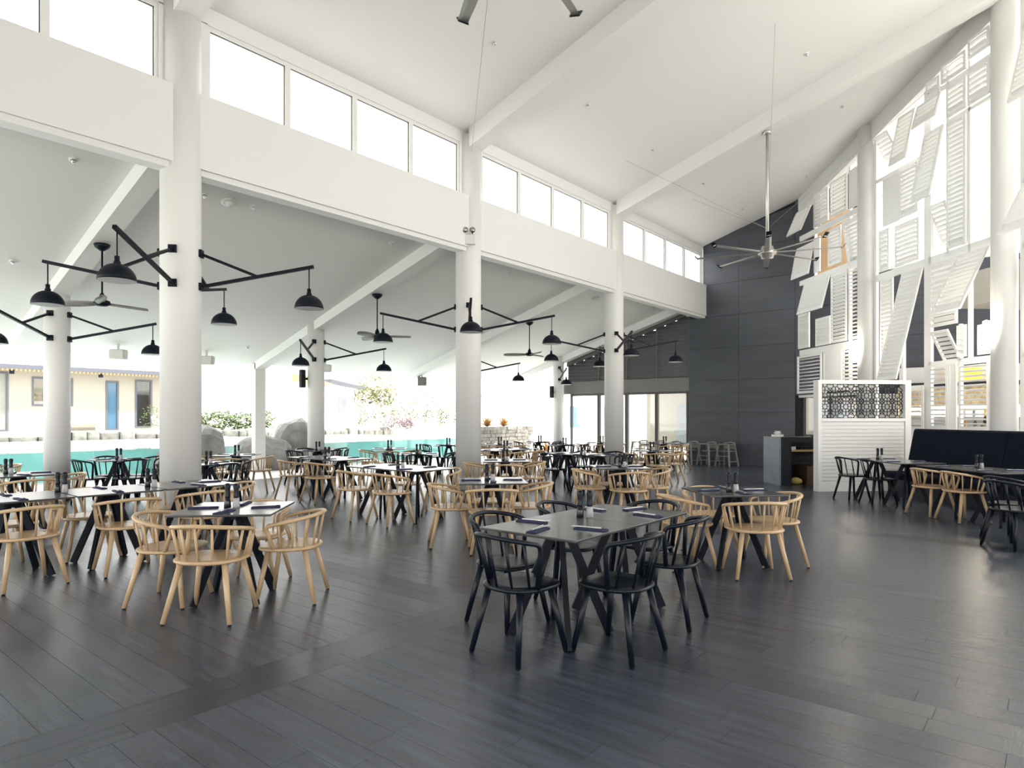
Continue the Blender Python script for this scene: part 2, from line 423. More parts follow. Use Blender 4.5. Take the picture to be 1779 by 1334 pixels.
for y in (9.38, 10.55, 11.72, 12.88, 14.2):
    fr.box(0, .1, y-9.34-.025, y-9.34+.025, 0, max(.3, low_z(y)-.32-2.86))
fr.prism([(0, low_z(9.34)-.36-2.86), (4.95, low_z(14.29)-.36-2.86), (4.95, low_z(14.29)-.02-2.86), (0, low_z(9.34)-.02-2.86)], 'x', .0, .12)
fr.build('frame', LOUV, ls)
z = -.02
while z < 2.2:
    # slat reaches as far as the sloping top allows
    ymax = 11.74 + (4.55-.32-(2.86+z+.10))/.305
    ymax = min(14.2, ymax)
    edges = [e for e in (9.38, 10.55, 11.72, 12.88, 14.2) if e < ymax] + [ymax]
    for a, b in zip(edges[:-1], edges[1:]):
        if b-a < .1: continue
        s = MB().add([(0,a-9.34+.027,z),(.09,a-9.34+.027,z+.135),(.09,b-9.34-.027,z+.135),(0,b-9.34-.027,z),(0,a-9.34+.027,z+.018),(.09,a-9.34+.027,z+.153),(.09,b-9.34-.027,z+.153),(0,b-9.34-.027,z+.018)],
              [(0,3,2,1),(4,5,6,7),(0,1,5,4),(1,2,6,5),(2,3,7,6),(3,0,4,7)])
        s.build('slat', LOUV, ls)
    z += .125
# ------------------------------------------------------------------ bar screen: columns, bulkhead, frame, shutters
QS = 10.25
for s, l in ((11.3, 'round white column in the shutter screen with bright sconce, beside the banquette'), (15.35, 'round white column in the shutter screen above the lattice partition')):
    x, y, _ = B(s, QS); column(x, y, .213, main_z(y)-.02, l)
def bul(s): return 7.88 + .2185*(17-s)
def roof_s(s, q=QS): return main_z((s-q)*R2)
pr = MB().prism([(18.55, bul(18.55)), (5.0, bul(5.0)), (5.0, roof_s(5.0)+.0), (18.55, roof_s(18.55))], 'y', -QS-.16, -QS+.02)
ws = pr.build('wall_screen', WHITE, None, (0, 0, 0), (0, 0, D45)); tag(ws, 'white bulkhead above the tall shutter screen', None, None, 'structure')
sf = thing('screen_frame', 'white post and rail frame holding the tall shutter screen', 'frame', B(15, QS, 0), D45)
def spost(s, z0, z1, wdt=.09): MB().box(s-15-wdt/2, s-15+wdt/2, -.10, -.03, z0, z1).build('post', SHUTW, sf)
def srail(s0, s1, z, h=.10): MB().box(s0-15, s1-15, -.10, -.03, z-h/2, z+h/2).build('rail', SHUTW, sf)
for s, a, b, wd in ((18.62, 2.1, 7.45, .10), (17.75, 5.5, 7.6, .05), (17.30, 2.1, 3.3, .05), (16.12, 2.1, 8.0, .06), (15.60, 2.1, 8.1, .08), (15.08, 1.2, 8.2, .08), (13.32, 1.1, 8.6, .20), (12.74, 4.9, 8.75, .07), (12.42, 1.1, 3.4, .05), (12.17, 2.65, 8.8, .06), (11.56, 1.1, 8.95, .08), (10.95, 1.1, 9.1, .09), (10.15, 1.1, 9.3, .09), (14.12, 1.1, 4.8, .07)):
    spost(s, a, b, wd)
for s0, s1, z, h in ((15.6, 18.6, 6.78, .15), (15.6, 18.6, 5.46, .14), (15.6, 18.6, 3.40, .16), (15.6, 18.6, 2.12, .07), (13.4, 15.1, 4.88, .16), (11.55, 13.3, 4.88, .16), (11.55, 13.3, 2.66, .07), (13.4, 14.1, 2.18, .06), (13.4, 15.1, 7.22, .08), (11.55, 13.3, 8.42, .12), (11.55, 12.7, 7.65, .07), (10.15, 10.95, 4.6, .12), (10.15, 10.95, 8.55, .1), (10.15, 10.95, 2.62, .08), (10.15, 10.95, 5.75, .08)):
    srail(s0, s1, z, h)

SHN = 0
def shutter(s0, s1, zt_, zb, tilt=0.0, slat=66, where='', pitch=.095, solid=False, side=0.0):
    """hinged at the top edge; tilt>0 swings the foot into the room"""
    wv = s1-s0; hh = zt_-zb
    root = thing('shutter', 'white slatted shutter ' + where, 'shutter', B((s0+s1)/2, QS-.01, zt_), 0, 'shutters of the bar screen')
    root.rotation_euler = (tilt, 0, D45+side)
    f = MB(); e = min(.06, wv*.18); t = .018
    f.box(-wv/2, -wv/2+e, -t, t, -hh, 0).box(wv/2-e, wv/2, -t, t, -hh, 0).box(-wv/2+e, wv/2-e, -t, t, -e, 0).box(-wv/2+e, wv/2-e, -t, t, -hh, -hh+e*1.2)
    f.build('frame', SHUTW, root)
    if solid:
        MB().box(-wv/2+e, wv/2-e, -.008, .008, -hh+e, -e).build('panel', SHUTW, root); return root
    n = max(1, int((hh-2.2*e)/pitch)); p = (hh-2.2*e)/n
    a = math.radians(slat); c = .054
    ca, sa = math.cos(a)*c, -math.sin(a)*c
    me = MB().add([(-wv/2+e, -ca, sa-.006), (wv/2-e, -ca, sa-.006), (wv/2-e, ca, -sa-.006), (-wv/2+e, ca, -sa-.006), (-wv/2+e, -ca, sa+.006), (wv/2-e, -ca, sa+.006), (wv/2-e, ca, -sa+.006), (-wv/2+e, ca, -sa+.006)],
        [(0,3,2,1),(4,5,6,7),(0,1,5,4),(1,2,6,5),(2,3,7,6),(3,0,4,7)]).mesh('slat', SHUTW)
    for k in range(n): link('slat', me, root, (0, 0, -e-(k+.5)*p))
    return root
def tilt_of(zt_, qb, zb): return math.atan2(QS-qb, zt_-zb), math.hypot(QS-qb, zt_-zb)
def openshut(s0, s1, zt_, qb, zb, where, slat=50, **k):
    a, L = tilt_of(zt_, qb, zb); return shutter(s0, s1, zt_, zt_-L, a, slat, where, **k)
closed = [
 (17.0, 17.7, 7.80, 6.88, 48, 'in the top row at the dark-wall end, above tan timber'),
 (16.15, 16.9, 7.86, 6.9, 18, 'in the top row with dark gaps between its slats'),
 (16.42, 17.0, 6.6, 5.6, 48, 'in the second row beside the tan timber gap'),
 (17.95, 18.55, 4.53, 3.52, 48, 'short, lowest of the third row beside the dark wall'),
 (16.92, 17.62, 4.27, 3.5, 48, 'short, in the third row under a dark opening'),
 (16.17, 16.87, 5.36, 3.5, 24, 'tall, in the third row with thin dark gaps'),
 (15.64, 16.08, 5.37, 3.5, 5, 'narrow with open flat slats left of the lattice-side column'),
 (17.33, 18.6, 3.3, 2.2, 5, 'wide with open flat slats at the bottom corner by the dark wall'),
 (15.64, 16.34, 3.32, 2.2, 18, 'in the bottom row beside the lattice-side column sconce'),
 (13.55, 14.14, 7.15, 6.05, 48, 'high between the two screen columns, behind a long open one'),
 (14.5, 14.86, 5.96, 4.98, 48, 'narrow, just right of the lattice-side column at mid height'),
 (13.52, 14.3, 5.92, 4.98, 24, 'at mid height with dark gaps, right of the narrow one'),
 (14.37, 14.83, 4.78, 2.4, 48, 'tall narrow, partly behind the longest open shutter'),
 (13.38, 14.05, 2.15, 1.2, 18, 'low, between lattice partition and navy banquette'),
 (12.9, 13.3, 8.72, 8.27, 48, 'small, top row beneath the roof slope near the banquette column'),
 (12.2, 12.86, 8.86, 8.48, 10, 'short with square openings under the bulkhead'),
 (11.62, 12.14, 9.0, 8.6, 48, 'highest one, touching the banquette-side column top'),
 (12.2, 12.71, 8.35, 7.7, 48, 'upper square one left of its twin near the column top'),
 (11.62, 12.15, 8.38, 7.7, 48, 'upper square one touching the banquette-side column'),
 (12.2, 12.71, 7.6, 4.98, 48, 'tallest closed one, left of an opening and the column'),
 (12.43, 13.2, 4.77, 3.72, 48, 'closed, half hidden behind the broad open one'),
 (12.43, 13.2, 3.69, 3.42, 48, 'very short strip under the broad open one'),
 (12.2, 12.43, 3.36, 2.72, 48, 'small closed one above the amber sign'),
 (12.67, 13.2, 2.62, 1.25, 14, 'open flat slats above the banquette, left of the solid strip'),
 (11.62, 12.38, 2.62, 1.25, 14, 'open flat slats in front of the bottle shelves'),
 (11.62, 11.9, 3.3, 2.72, 48, 'small closed one touching the sconce of the banquette column'),
]
for (s0, s1, a, b, sl, wh) in closed: shutter(s0, s1, a, b, 0, sl, wh)
for (s0, s1, a, b, wh) in ((15.64, 16.06, 7.86, 6.88, 'solid leaf of the top row beside the lattice-side column'), (14.15, 14.72, 7.17, 6.03, 'solid hinged leaf right of the lattice-side column'), (16.38, 17.24, 3.31, 2.2, 'solid leaf in the bottom row above the lattice partition'), (17.40, 17.7, 6.56, 5.58, 'solid leaf in the second row left of the tan timber gap'), (12.44, 12.65, 2.62, 1.22, 'narrow solid strip between two open-slat ones'), (17.36, 17.72, 7.75, 6.86, 'narrow solid leaf in the top row at the dark-wall end')):
    shutter(s0, s1, a, b, 0, 0, wh, solid=True)
openshut(17.86, 18.66, 7.58, 9.94, 6.87, 'swung out at the top corner over the dark wall')
openshut(17.71, 18.66, 6.5, 10.08, 5.58, 'slightly swung out beside the dark wall, second row')
openshut(16.94, 18.22, 5.36, 10.02, 4.48, 'broad, swung out in the third row near the dark wall')
openshut(15.62, 16.36, 6.62, 10.42, 5.5, 'swung inwards left of the lattice-side column')
openshut(14.58, 15.1, 8.3, 10.58, 7.75, 'tilted back at the top of the lattice-side column')
openshut(13.62, 14.18, 8.37, 10.0, 7.25, 'swung out under the bulkhead, middle of three')
openshut(12.86, 13.56, 8.34, 10.1, 7.84, 'short, swung out under the bulkhead, right of the middle one')
openshut(12.8, 13.36, 7.63, 9.93, 6.13, 'long, swung out high above the lattice partition')
openshut(13.4, 14.06, 4.78, 9.63, 2.33, 'longest, swung far out down to the lattice partition')
openshut(12.77, 13.26, 6.04, 10.62, 5.2, 'swung inwards above the mid rail, showing its edge')
openshut(11.64, 12.41, 4.78, 9.66, 3.58, 'broad, swung out left of the banquette-side column')
openshut(12.69, 13.18, 3.33, 10.62, 2.6, 'small, swung inwards above the bottle shelves')
openshut(10.3, 10.85, 8.5, 9.91, 7.11, 'swung out at the upper frame edge right of the column')
openshut(10.2, 10.88, 5.7, 9.75, 4.77, 'broad, swung out over the banquette right of the column')
sd = shutter(11.95, 12.45, 7.6, 5.0, 0, 50, 'opened edge-on beside the tallest closed one', side=0.0)
sd.location = B(12.15, QS+.26, 7.6); sd.rotation_euler = (0, 0, D45+PI/2-.25)

# sconces
for s, z, l in ((11.3, 3.08, 'lit wall sconce on the banquette-side screen column'), (15.35, 3.10, 'lit wall sconce on the lattice-side screen column')):
    x, y, _ = B(s+.09, QS-.20, z)
    sc = thing('wall_sconce', l, 'lamp', (x, y, z), D45+math.radians(65))
    MB().box(-.02, .0, -.06, .06, -.2, .2).build('backplate', STEEL, sc)
    MB().lathe([(.02, -.24), (.06, -.22), (.06, .22), (.02, .24)], 14, cx=.065).build('diffuser', LIT, sc)
    pl = bpy.data.lights.new('sconce_light', 'POINT'); pl.energy = 22; pl.color = (1, .88, .7); pl.shadow_soft_size = .08
    po = bpy.data.objects.new('sconce_light', pl); C.objects.link(po); po.location = B(s+.17, QS-.40, z)

# ------------------------------------------------------------------ bar interior
so = MB().box(8.6, 13.2, -13.4, -10.9, 3.85, 4.55); o = so.build('bar_soffit', mat('soffit_grey', (.40, .385, .35), .7, noise=(1, .03, (1, 1, 1))), None, (0,0,0), (0,0,D45)); tag(o, 'grey lowered soffit over the bar behind the shutters', None, None, 'structure')
bc = thing('bar_counter', 'white bar counter behind the shutter screen', 'counter', B(11.2, 10.95, 0), D45)
MB().box(-2.0, 1.9, -.25, .25, 0, 1.0).build('body', WHITE, bc); MB().box(-2.05, 1.95, -.3, .3, 1.0, 1.04).build('top', WHITE, bc)
bb = thing('back_bar', 'warm lit back bar with mosaic front and two bottle shelves', 'shelf', (19.7, 1.2, 0))
MB().box(-.1, .25, -2.4, 2.0, 0, 1.2).build('cabinet', WHITE, bb)
MB().box(.2, .3, -2.4, 2.0, 1.2, 2.8).build('back_panel', WHITE, bb)
MB().box(-.10, -.04, -2.4, 2.0, 1.80, 2.28).build('mosaic_front', MOSAIC, bb)
for z in (1.22, 1.52): MB().box(-.12, .2, -2.4, 2.0, z-.02, z).build('shelf', WHITE, bb)
MB().box(-.14, .3, -2.4, 2.0, 2.28, 2.38).build('canopy', DKNAVY, bb)
for y in (-2.4, -.9, .6, 1.97): MB().box(-.1, .2, y, y+.03, 1.2, 1.8).build('upright', WOOD, bb)
al = bpy.data.lights.new('back_bar_light', 'AREA'); al.shape = 'RECTANGLE'; al.size = .12; al.size_y = 4.2; al.energy = 30; al.color = (1, .82, .55)
ao = bpy.data.objects.new('back_bar_light', al); C.objects.link(ao); ao.location = (19.75, 1.0, 1.84); ao.rotation_euler = (0, 0, 0)
sg = MB().box(-.03, .03, -.35, .35, 0, .34).build('amber_sign', SIGNY, None, (19.75, 1.75, 2.38)); tag(sg, 'glowing amber panel above the back bar shelves', 'sign')
cols = [(.30, .16, .03), (.55, .50, .38), (.05, .10, .05), (.10, .16, .30), (.45, .28, .06), (.6, .6, .58), (.25, .06, .03)]
cn = ['amber', 'cream', 'dark green', 'blue', 'golden', 'clear', 'red']
bme = []
for c_, n_ in zip(cols, cn):
    bme.append(MB().lathe([(.034, 0), (.036, .01), (.036, .19), (.014, .235), (.012, .29), (.0, .29)], 10).mesh('bottle', mat('bottle_'+n_, c_, .12)))
nth = 'first second third fourth fifth sixth seventh eighth ninth tenth eleventh twelfth thirteenth fourteenth fifteenth sixteenth'.split()
for zi, z in enumerate((1.22, 1.52)):
    for k in range(16):
        i = random.randrange(7)
        o = link('bottle', bme[i], None, (19.70+random.uniform(-.03, .03), 2.2-.25-k*.2+random.uniform(-.02, .02), z)); o.scale = (1, 1, .85)
        tag(o, '%s bottle, %s from the left on the %s back bar shelf' % (cn[i], nth[k], ('lower', 'upper')[zi]), 'bottle', 'bottles on the %s back bar shelf' % ('lower', 'upper')[zi])
cone = MB().lathe([(.05, 0), (.065, .05), (.06, .15), (.03, .28), (0, .34)], 12).build('cone_ornament', LEAFS, None, B(12.62, 10.95, 1.04)); tag(cone, 'small green cone ornament on the bar counter', 'ornament')

# bartender behind the bar, leaning forward
def person(loc, rz):
    root = thing('person', 'person in a blue striped shirt leaning over the bar counter', 'person', loc, rz)
    J = [((0,0,.92),.15,-1), ((0,.10,1.10),.14,0), ((0,.22,1.25),.15,1), ((0,.30,1.33),.065,2), ((0,.35,1.41),.06,3), ((0,.36,1.49),.09,4), ((0,.37,1.57),.075,5),
         ((.17,.24,1.26),.065,2), ((.25,.33,1.06),.048,7), ((.16,.50,1.12),.036,8), ((.13,.58,1.13),.03,9),
         ((-.17,.24,1.26),.065,2), ((-.25,.33,1.06),.048,11), ((-.16,.50,1.12),.036,12), ((-.13,.58,1.13),.03,13),
         ((.09,0,.86),.11,0), ((.10,.02,.48),.075,15), ((.10,-.02,.09),.05,16), ((.10,.12,.04),.045,17),
         ((-.09,0,.86),.11,0), ((-.10,.02,.48),.075,19), ((-.10,-.02,.09),.05,20), ((-.10,.12,.04),.045,21)]
    for sx, wr in ((1, 10), (-1, 14)):
        for i in range(5):
            J.append(((sx*(.10+.018*i if i < 4 else .085), .63-.004*i if i < 4 else .60, 1.125), .011, wr)); J.append(((sx*(.095+.02*i if i < 4 else .06), .67-.006*abs(i-1) if i < 4 else .62, 1.118), .009, len(J)-1))
    me = bpy.data.meshes.new('body'); me.from_pydata([j[0] for j in J], [(j[2], i) for i, j in enumerate(J) if j[2] >= 0], [])
    o = link('body', me, root)
    sk = o.modifiers.new('skin', 'SKIN')
    for i, j in enumerate(J): me.skin_vertices[0].data[i].radius = (j[1], j[1])
    me.skin_vertices[0].data[0].use_root = True
    sb = o.modifiers.new('sub', 'SUBSURF'); sb.levels = 1; sb.render_levels = 2
    me.materials.append(mat('skin', (.45, .28, .20), .6))
    sh = MB().lathe([(.17, .88), (.175, .98), (.17, 1.08), (.19, 1.2), (.16, 1.29), (.085, 1.335)], 18)
    sh.v = [(x*1.15, y*.85+(z-.92)*.68, z) for (x, y, z) in sh.v]
    sh.build('shirt', mat('blue_stripe', (.20, .26, .42), .8, noise=(30, .5, (6, 1, .2))), root)
    hr = MB().lathe([(.1, 1.46), (.112, 1.53), (.1, 1.61), (.06, 1.655), (0, 1.67)], 14); hr.v = [(x, y*1.05+.345, z) for (x, y, z) in hr.v]
    hr.build('hair', mat('dark_hair', (.02, .014, .012), .6), root)
    return root
person(B(13.0, 11.76, 0), D45)
bpy.data.objects['person'].scale = (.93, .93, .93)

# ------------------------------------------------------------------ lattice partition
PT = thing('partition', 'white shiplap partition with black lattice opening beside the banquette', 'partition', B(12.62, 7.38, 0), D45)
# local: x = along s (thickness 0..0.17), y = -q  (0 .. -1.97)
MB().box(.02, .15, -1.9, -.06, .0, 1.42).build('core', BOARD, PT)
z = .22; bme_ = MB().box(0, .022, -1.85, -.08, 0, .064).mesh('board', BOARD)
while z < 1.40: link('board', bme_, PT, (-.0, 0, z)); z += .0745
MB().box(-.012, .02, -1.9, -.0, 0, .20).build('skirting', BOARD, PT)
MB().box(-.01, .17, -.08, 0, 0, 2.26).build('end_post', WHITE, PT)
MB().box(-.01, .17, -2.0, -1.87, 0, 2.26).build('end_post', WHITE, PT)
MB().box(-.015, .17, -1.87, -.08, 2.18, 2.26).build('top_rail', WHITE, PT)
MB().box(-.02, .17, -1.87, -.08, 1.42, 1.48).build('mid_rail', WHITE, PT)
la = MB()
def ring(cy, cz, r, wd, n=20):
    vs = []
    for k in range(n):
        a = 2*PI*k/n
        for rr in (r-wd/2, r+wd/2):
            for xx in (0, .012): vs.append((xx, cy+rr*math.cos(a), cz+rr*math.sin(a)))
    fs = []
    for k in range(n):
        i = k*4; j = ((k+1) % n)*4
        fs += [(i, j, j+1, i+1), (i+2, i+3, j+3, j+2), (i, i+2, j+2, j), (i+1, j+1, j+3, i+3)]
    la.add(vs, fs)
def strip(y0, z0, y1, z1, wd=.011): la.bar((.006, y0, z0), (.006, y1, z1), .012, wd) if False else la.add(*strip_geo(y0, z0, y1, z1, wd))
def strip_geo(y0, z0, y1, z1, wd):
    d = Vector((y1-y0, z1-z0)).normalized(); n = Vector((-d.y, d.x))*wd/2
    P = [(y0+n.x, z0+n.y), (y1+n.x, z1+n.y), (y1-n.x, z1-n.y), (y0-n.x, z0-n.y)]
    return [(0, *p) for p in P]+[(.012, *p) for p in P], [(0,1,2,3),(7,6,5,4),(0,4,5,1),(1,5,6,2),(2,6,7,3),(3,7,4,0)]
p_ = .224
ny, nz = 8, 3
for i in range(ny):
    for j in range(nz+1):
        cy = -.08-p_*(i+.5)+.0; cz = 1.48+p_*(j+.07)
        if cz+.05 > 2.19 or cz < 1.49: 
            if cz < 1.49: continue
        ring(cy, cz, p_*.22, .011, 14)
        if cz+p_*.5 < 2.2 and cz-p_*.5 > 1.46: ring(cy, cz, p_*.5, .012)
        for k in range(8):
            a = k*PI/4
            r1 = p_*.22; r2 = p_*(.5 if k % 2 == 0 else .707)
            y1, z1 = cy+r2*math.cos(a), cz+r2*math.sin(a)
            y1 = min(-.08, max(-1.87, y1)); z1 = min(2.18, max(1.48, z1))
            strip(cy+r1*math.cos(a), cz+r1*math.sin(a), y1, z1)
        if i < ny-1 and cz+p_/2 < 2.18: ring(cy-p_/2, cz+p_/2, p_*.2, .011, 12)
lo_ = la.build('lattice', METB, PT, (.07, 0, 0))
def agave(name, label, loc, size, m, n=22, group=None):
    root = thing(name, label, 'plant', loc)
    for k in range(n):
        a = 2.4*k; el = .35+.9*(k/n)
        L = size*random.uniform(.8, 1.1)
        s = MB(); wd = size*.07
        pts = []
        for i in range(4):
            t = i/3; rr = L*t*math.cos(el)*(1); zz = L*t*math.sin(el)-.25*L*t*t*math.cos(el)
            pts.append((rr, zz, wd*(1.0, 1.3, .8, .05)[i]))
        vs = []; 
        for (rr, zz, ww) in pts: vs += [(rr, -ww, zz+ww*.4), (rr, 0, zz), (rr, ww, zz+ww*.4)]
        fs = []
        for i in range(3):
            b = i*3; fs += [(b, b+1, b+4, b+3), (b+1, b+2, b+5, b+4)]
        s.add(vs, fs, True); s.build('leaf', m, root, (0, 0, 0), (0, 0, a))
    return root
pot = thing('potted_succulent', 'green succulent in a dark pot behind the lattice opening', 'plant', B(13.3, 7.95, 1.06))
MB().lathe([(.09, 0), (.12, .20), (.10, .20)], 14).build('pot', DKNAVY, pot)
for k in range(14):
    a = 2.4*k; el = .5+.8*k/14; L = .32
    vs = []
    for i, ww in enumerate((.03, .04, .025, .002)):
        t = i/3; vs += [(L*t*math.cos(el), -ww, .19+L*t*math.sin(el)+.01), (L*t*math.cos(el), 0, .19+L*t*math.sin(el)), (L*t*math.cos(el), ww, .19+L*t*math.sin(el)+.01)]
    MB().add(vs, [f for i in range(3) for f in ((i*3, i*3+1, i*3+4, i*3+3), (i*3+1, i*3+2, i*3+5, i*3+4))], True).build('leaf', LEAFS, pot, (0,0,0), (0,0,a))

# ------------------------------------------------------------------ host counter
HC = thing('host_counter', 'dark service counter with pale grey end panel beside the lattice partition', 'counter', B(13.88, 7.22, 0), D45)
MB().box(0, .74, -.04, 0, 0, 1.06).build('end_panel', COUNTER, HC)
MB().box(0, .74, -1.5, -.04, 1.02, 1.06).build('top', DKNAVY, HC)
MB().box(.70, .74, -1.5, -.04, 0, 1.02).build('back_panel', DKNAVY, HC)
MB().box(0, .03, -.28, -.04, 0, 1.02).build('front_stile', DKNAVY, HC)
MB().box(.01, .70, -1.5, -.28, .74, .78).build('shelf', WOOD, HC)
MB().box(.2, .70, -1.5, -.75, 0, .40).build('drawer_box', mat('brown_box', (.10, .06, .035), .5), HC)
MB().box(.0, .05, -1.5, -.28, .95, 1.02).build('front_rail', DKNAVY, HC)
def bobj(name, b, m, label, cat, s, q, z, rz=0, group=None):
    return tag(b.build(name, m, None, B(s, q, z), (0, 0, D45+rz)), label, cat, group)
cs = thing('stacked_bowls', 'white bowls and folded napkins stacked on the host counter', 'bowl', B(14.35, 7.42, 1.06))
MB().box(-.12, .12, -.1, .1, 0, .05).build('tray', WHITE, cs); MB().lathe([(.04, .05), (.09, .09), (.085, .095), (.05, .10), (.07, .13), (.0, .13)], 14).build('bowl', WHITE, cs)
pt = thing('payment_terminal', 'small dark card terminal on the counter shelf', 'terminal', B(14.05, 7.75, .78), D45)
MB().prism([(0, 0), (.22, 0), (.22, .12), (0, .05)], 'x', -.09, .09).build('body', METB, pt)
MB().add([(-.07, .02, .062), (.07, .02, .062), (.07, .12, .092), (-.07, .12, .092)], [(0,1,2,3)]).build('screen', COUNTER, pt)
pb = thing('paper_tray', 'white paper tray on the left of the counter shelf', 'tray', B(14.05, 7.56, .78), D45); MB().box(-.1, .1, -.08, .08, 0, .07).build('tray', WHITE, pb); MB().box(-.08, .08, -.06, .06, .07, .09).build('paper', SHUTW, pb)
mn = thing('till_monitor', 'tilted black till monitor at the end of the host counter', 'monitor', B(14.15, 8.2, 1.06), D45-.5)
MB().box(-.08, .08, -.08, .08, 0, .02).build('base', METB, mn); MB().bar((0,0,.02), (0,0,.2), .03, .03).build('stem', METB, mn)
MB().box(-.17, .17, -.02, .02, .16, .42).build('screen', METB, mn)
bobj('yellow_bag', MB().lathe([(.06, 0), (.14, .03), (.13, .10), (.04, .15), (0, .15)], 10), mat('yellow_paper', (.5, .36, .12), .7), 'crumpled yellow bag on the floor under the host counter', 'bag', 14.1, 7.72, 0)

# ------------------------------------------------------------------ banquette
BQ = thing('banquette', 'long navy upholstered banquette with tall raked back under the shutter screen', 'bench', B(12.1, 8.45, 0), D45)
# local x = s-12.1 (negative towards camera), y = -(q-8.45)
LEN = 6.6
MB().box(-LEN, 0, -.9, -.06, 0, .32).build('base', DKNAVY, BQ)
for k in range(3):
    a, b = -LEN/3*(k+1)+.006, -LEN/3*k-.006
    MB().prism([(0, .32), (0, .43), (-.03, .46), (-.50, .45), (-.50, .32)], 'x', a, b).build('seat_cushion', UPH, BQ)
    bk = MB(); 
    for poly in [[(-.44, .46), (-.60, 1.24), (-.63, 1.275), (-.70, 1.275), (-.74, 1.24), (-.74, .32), (-.52, .32)]]: bk.prism(poly, 'x', a, b)
    bk.build('back_cushion', UPH, BQ)
MB().box(-LEN, -.0, -.9, -.745, .0, 1.20).build('rear_panel', WHITE, BQ)
# ------------------------------------------------------------------ dome lamps on bracket arms
LINING = mat('lamp_lining', (.50, .50, .51), .5)
def bracket(cx, cy, rr, deg, dz, label, L=1.66):
    t = thing('bracket_lamp', label, 'lamp', (cx, cy, 3.23+dz), math.radians(deg), 'dome lamps on column brackets')
    MB().bar((rr, 0, 0), (L+.06, 0, .30), .042, .042).build('arm', METB, t)
    MB().bar((rr, .0, .44), (.98, 0, .155), .036, .036).build('brace', METB, t)
    for z in (0, .44): MB().box(rr-.012, rr+.03, -.05, .05, z-.05, z+.05).build('wall_plate', METB, t)
    MB().path([(L, 0, .29), (L, 0, -.02)], .008, 6).build('cord', METB, t)
    MB().lathe([(.026, -.0), (.026, -.05), (.035, -.06), (.035, -.085)], 12, cx=L).build('lamp_holder', METB, t)
    prof = [(.19*math.cos(a), -.265+.185*math.sin(a)) for a in [i*PI/2/8 for i in range(9)]]; prof[-1] = (.0, -.08)
    MB().lathe(prof, 28, cx=L).build('lamp_shade', METB, t)
    pin = [(.186*math.cos(a), -.266+.178*math.sin(a)) for a in [i*PI/2/6 for i in range(7)]]; pin[-1] = (0, -.088)
    MB().lathe(pin, 24, cx=L).build('lining', LINING, t)
A_, B_, C_ = 'the widest white column', 'the emergency-light column', 'the white column nearest the dark wall'
for (cx, cy), nm in zip(cols_in[1:], (A_, B_, C_)):
    for deg, side in ((225, 'facing the viewer'), (135, 'reaching left'), (-45, 'reaching right'), (45, 'reaching away behind it')):
        bracket(cx, cy, .25, deg, 0, 'black dome lamp of %s, %s' % (nm, side))
for (cx, cy), nm, ds in ((cols_out[0], 'the outer column by the teal pool', (225, -45)), (cols_out[1], 'the outer column by the boulders', (225, -45)), (cols_out[2], 'the hidden outer column', (-45,)), (cols_out[3], 'the column ending the glazed wall', (225,))):
    for deg in ds:
        bracket(cx, cy, .205, deg, -.31, 'small black dome lamp of %s, %s' % (nm, 'facing the viewer' if deg == 225 else 'reaching right'))

# ------------------------------------------------------------------ fans
def big_fan(x, y, hub, top, length, rot0, label):
    t = thing('ceiling_fan', label, 'fan', (x, y, hub))
    MB().path([(0, 0, .12), (0, 0, top-hub)], .034, 12).build('rod', ALU, t)
    MB().lathe([(.07, 0), (.09, -.02), (.09, -.06), (.05, -.07)], 14).build('ceiling_plate', ALU, t, (0, 0, top-hub))
    MB().lathe([(.05, -.13), (.13, -.11), (.14, -.04), (.20, -.03), (.20, .05), (.14, .06), (.12, .15), (.05, .17)], 24).build('motor_hub', ALU, t)
    sec = [(-.075, 0), (-.02, .022), (.075, .008), (.03, -.004)]
    bl = MB(); st = [.16, .5, 1.0, length-.03, length]; scs = [1.05, 1.0, .85, .7, .7]
    vs = []; n = 4
    for xx, sc in zip(st, scs):
        for (a, b) in sec: vs.append((xx, a*sc, b*sc + .06*sc*a*1.6))
    fs = [(i*n+k, i*n+(k+1) % n, (i+1)*n+(k+1) % n, (i+1)*n+k) for i in range(len(st)-1) for k in range(n)] + [tuple(range(n-1, -1, -1)), tuple(range((len(st)-1)*n, len(st)*n))]
    bl.add(vs, fs); bme = bl.mesh('blade', ALU)
    tip = MB().add([(length-.03, -.055, -.02), (length+.05, -.055, .07), (length+.05, .05, .08), (length-.03, .05, 0), (length-.03, -.055, -.035), (length+.055, -.055, .06), (length+.055, .05, .07), (length-.03, .05, -.015)],
        [(0,1,2,3),(7,6,5,4),(0,4,5,1),(1,5,6,2),(2,6,7,3),(3,7,4,0)]).mesh('blade_tip', METB)
    for k in range(8):
        b = link('blade', bme, t, (0, 0, 0), (0, 0, rot0+k*PI/4)); link('blade_tip', tip, b)
    return t
f1 = big_fan(14.92, 4.97, 5.17, main_z(4.97)-.36, 1.52, math.radians(19.5), 'large silver eight-blade ceiling fan in front of the dark wall')
for p in ((-1.9, 3.2, 2.6), (2.2, 3.0, 2.5), (1.9, -3.0, 3.6), (-3.2, -1.2, 3.2)):
    MB().path([(0, 0, .55), p], .004, 4).build('stay_cable', CABLE, f1)
f2 = big_fan(3.87, 3.3, 5.4, main_z(3.3)-.36, 1.45, math.radians(39.7+17), 'large silver ceiling fan overhead, only two blade tips in view')
for p in ((5.43, 5.45, 1.25), (-2.5, 3.0, 3.0)):
    MB().path([(0, 0, .55), p], .004, 4).build('stay_cable', CABLE, f2)
BLADEG = mat('fan_blade_grey', (.26, .25, .235), .5, noise=(6, .1, (.3, 2, 1)))
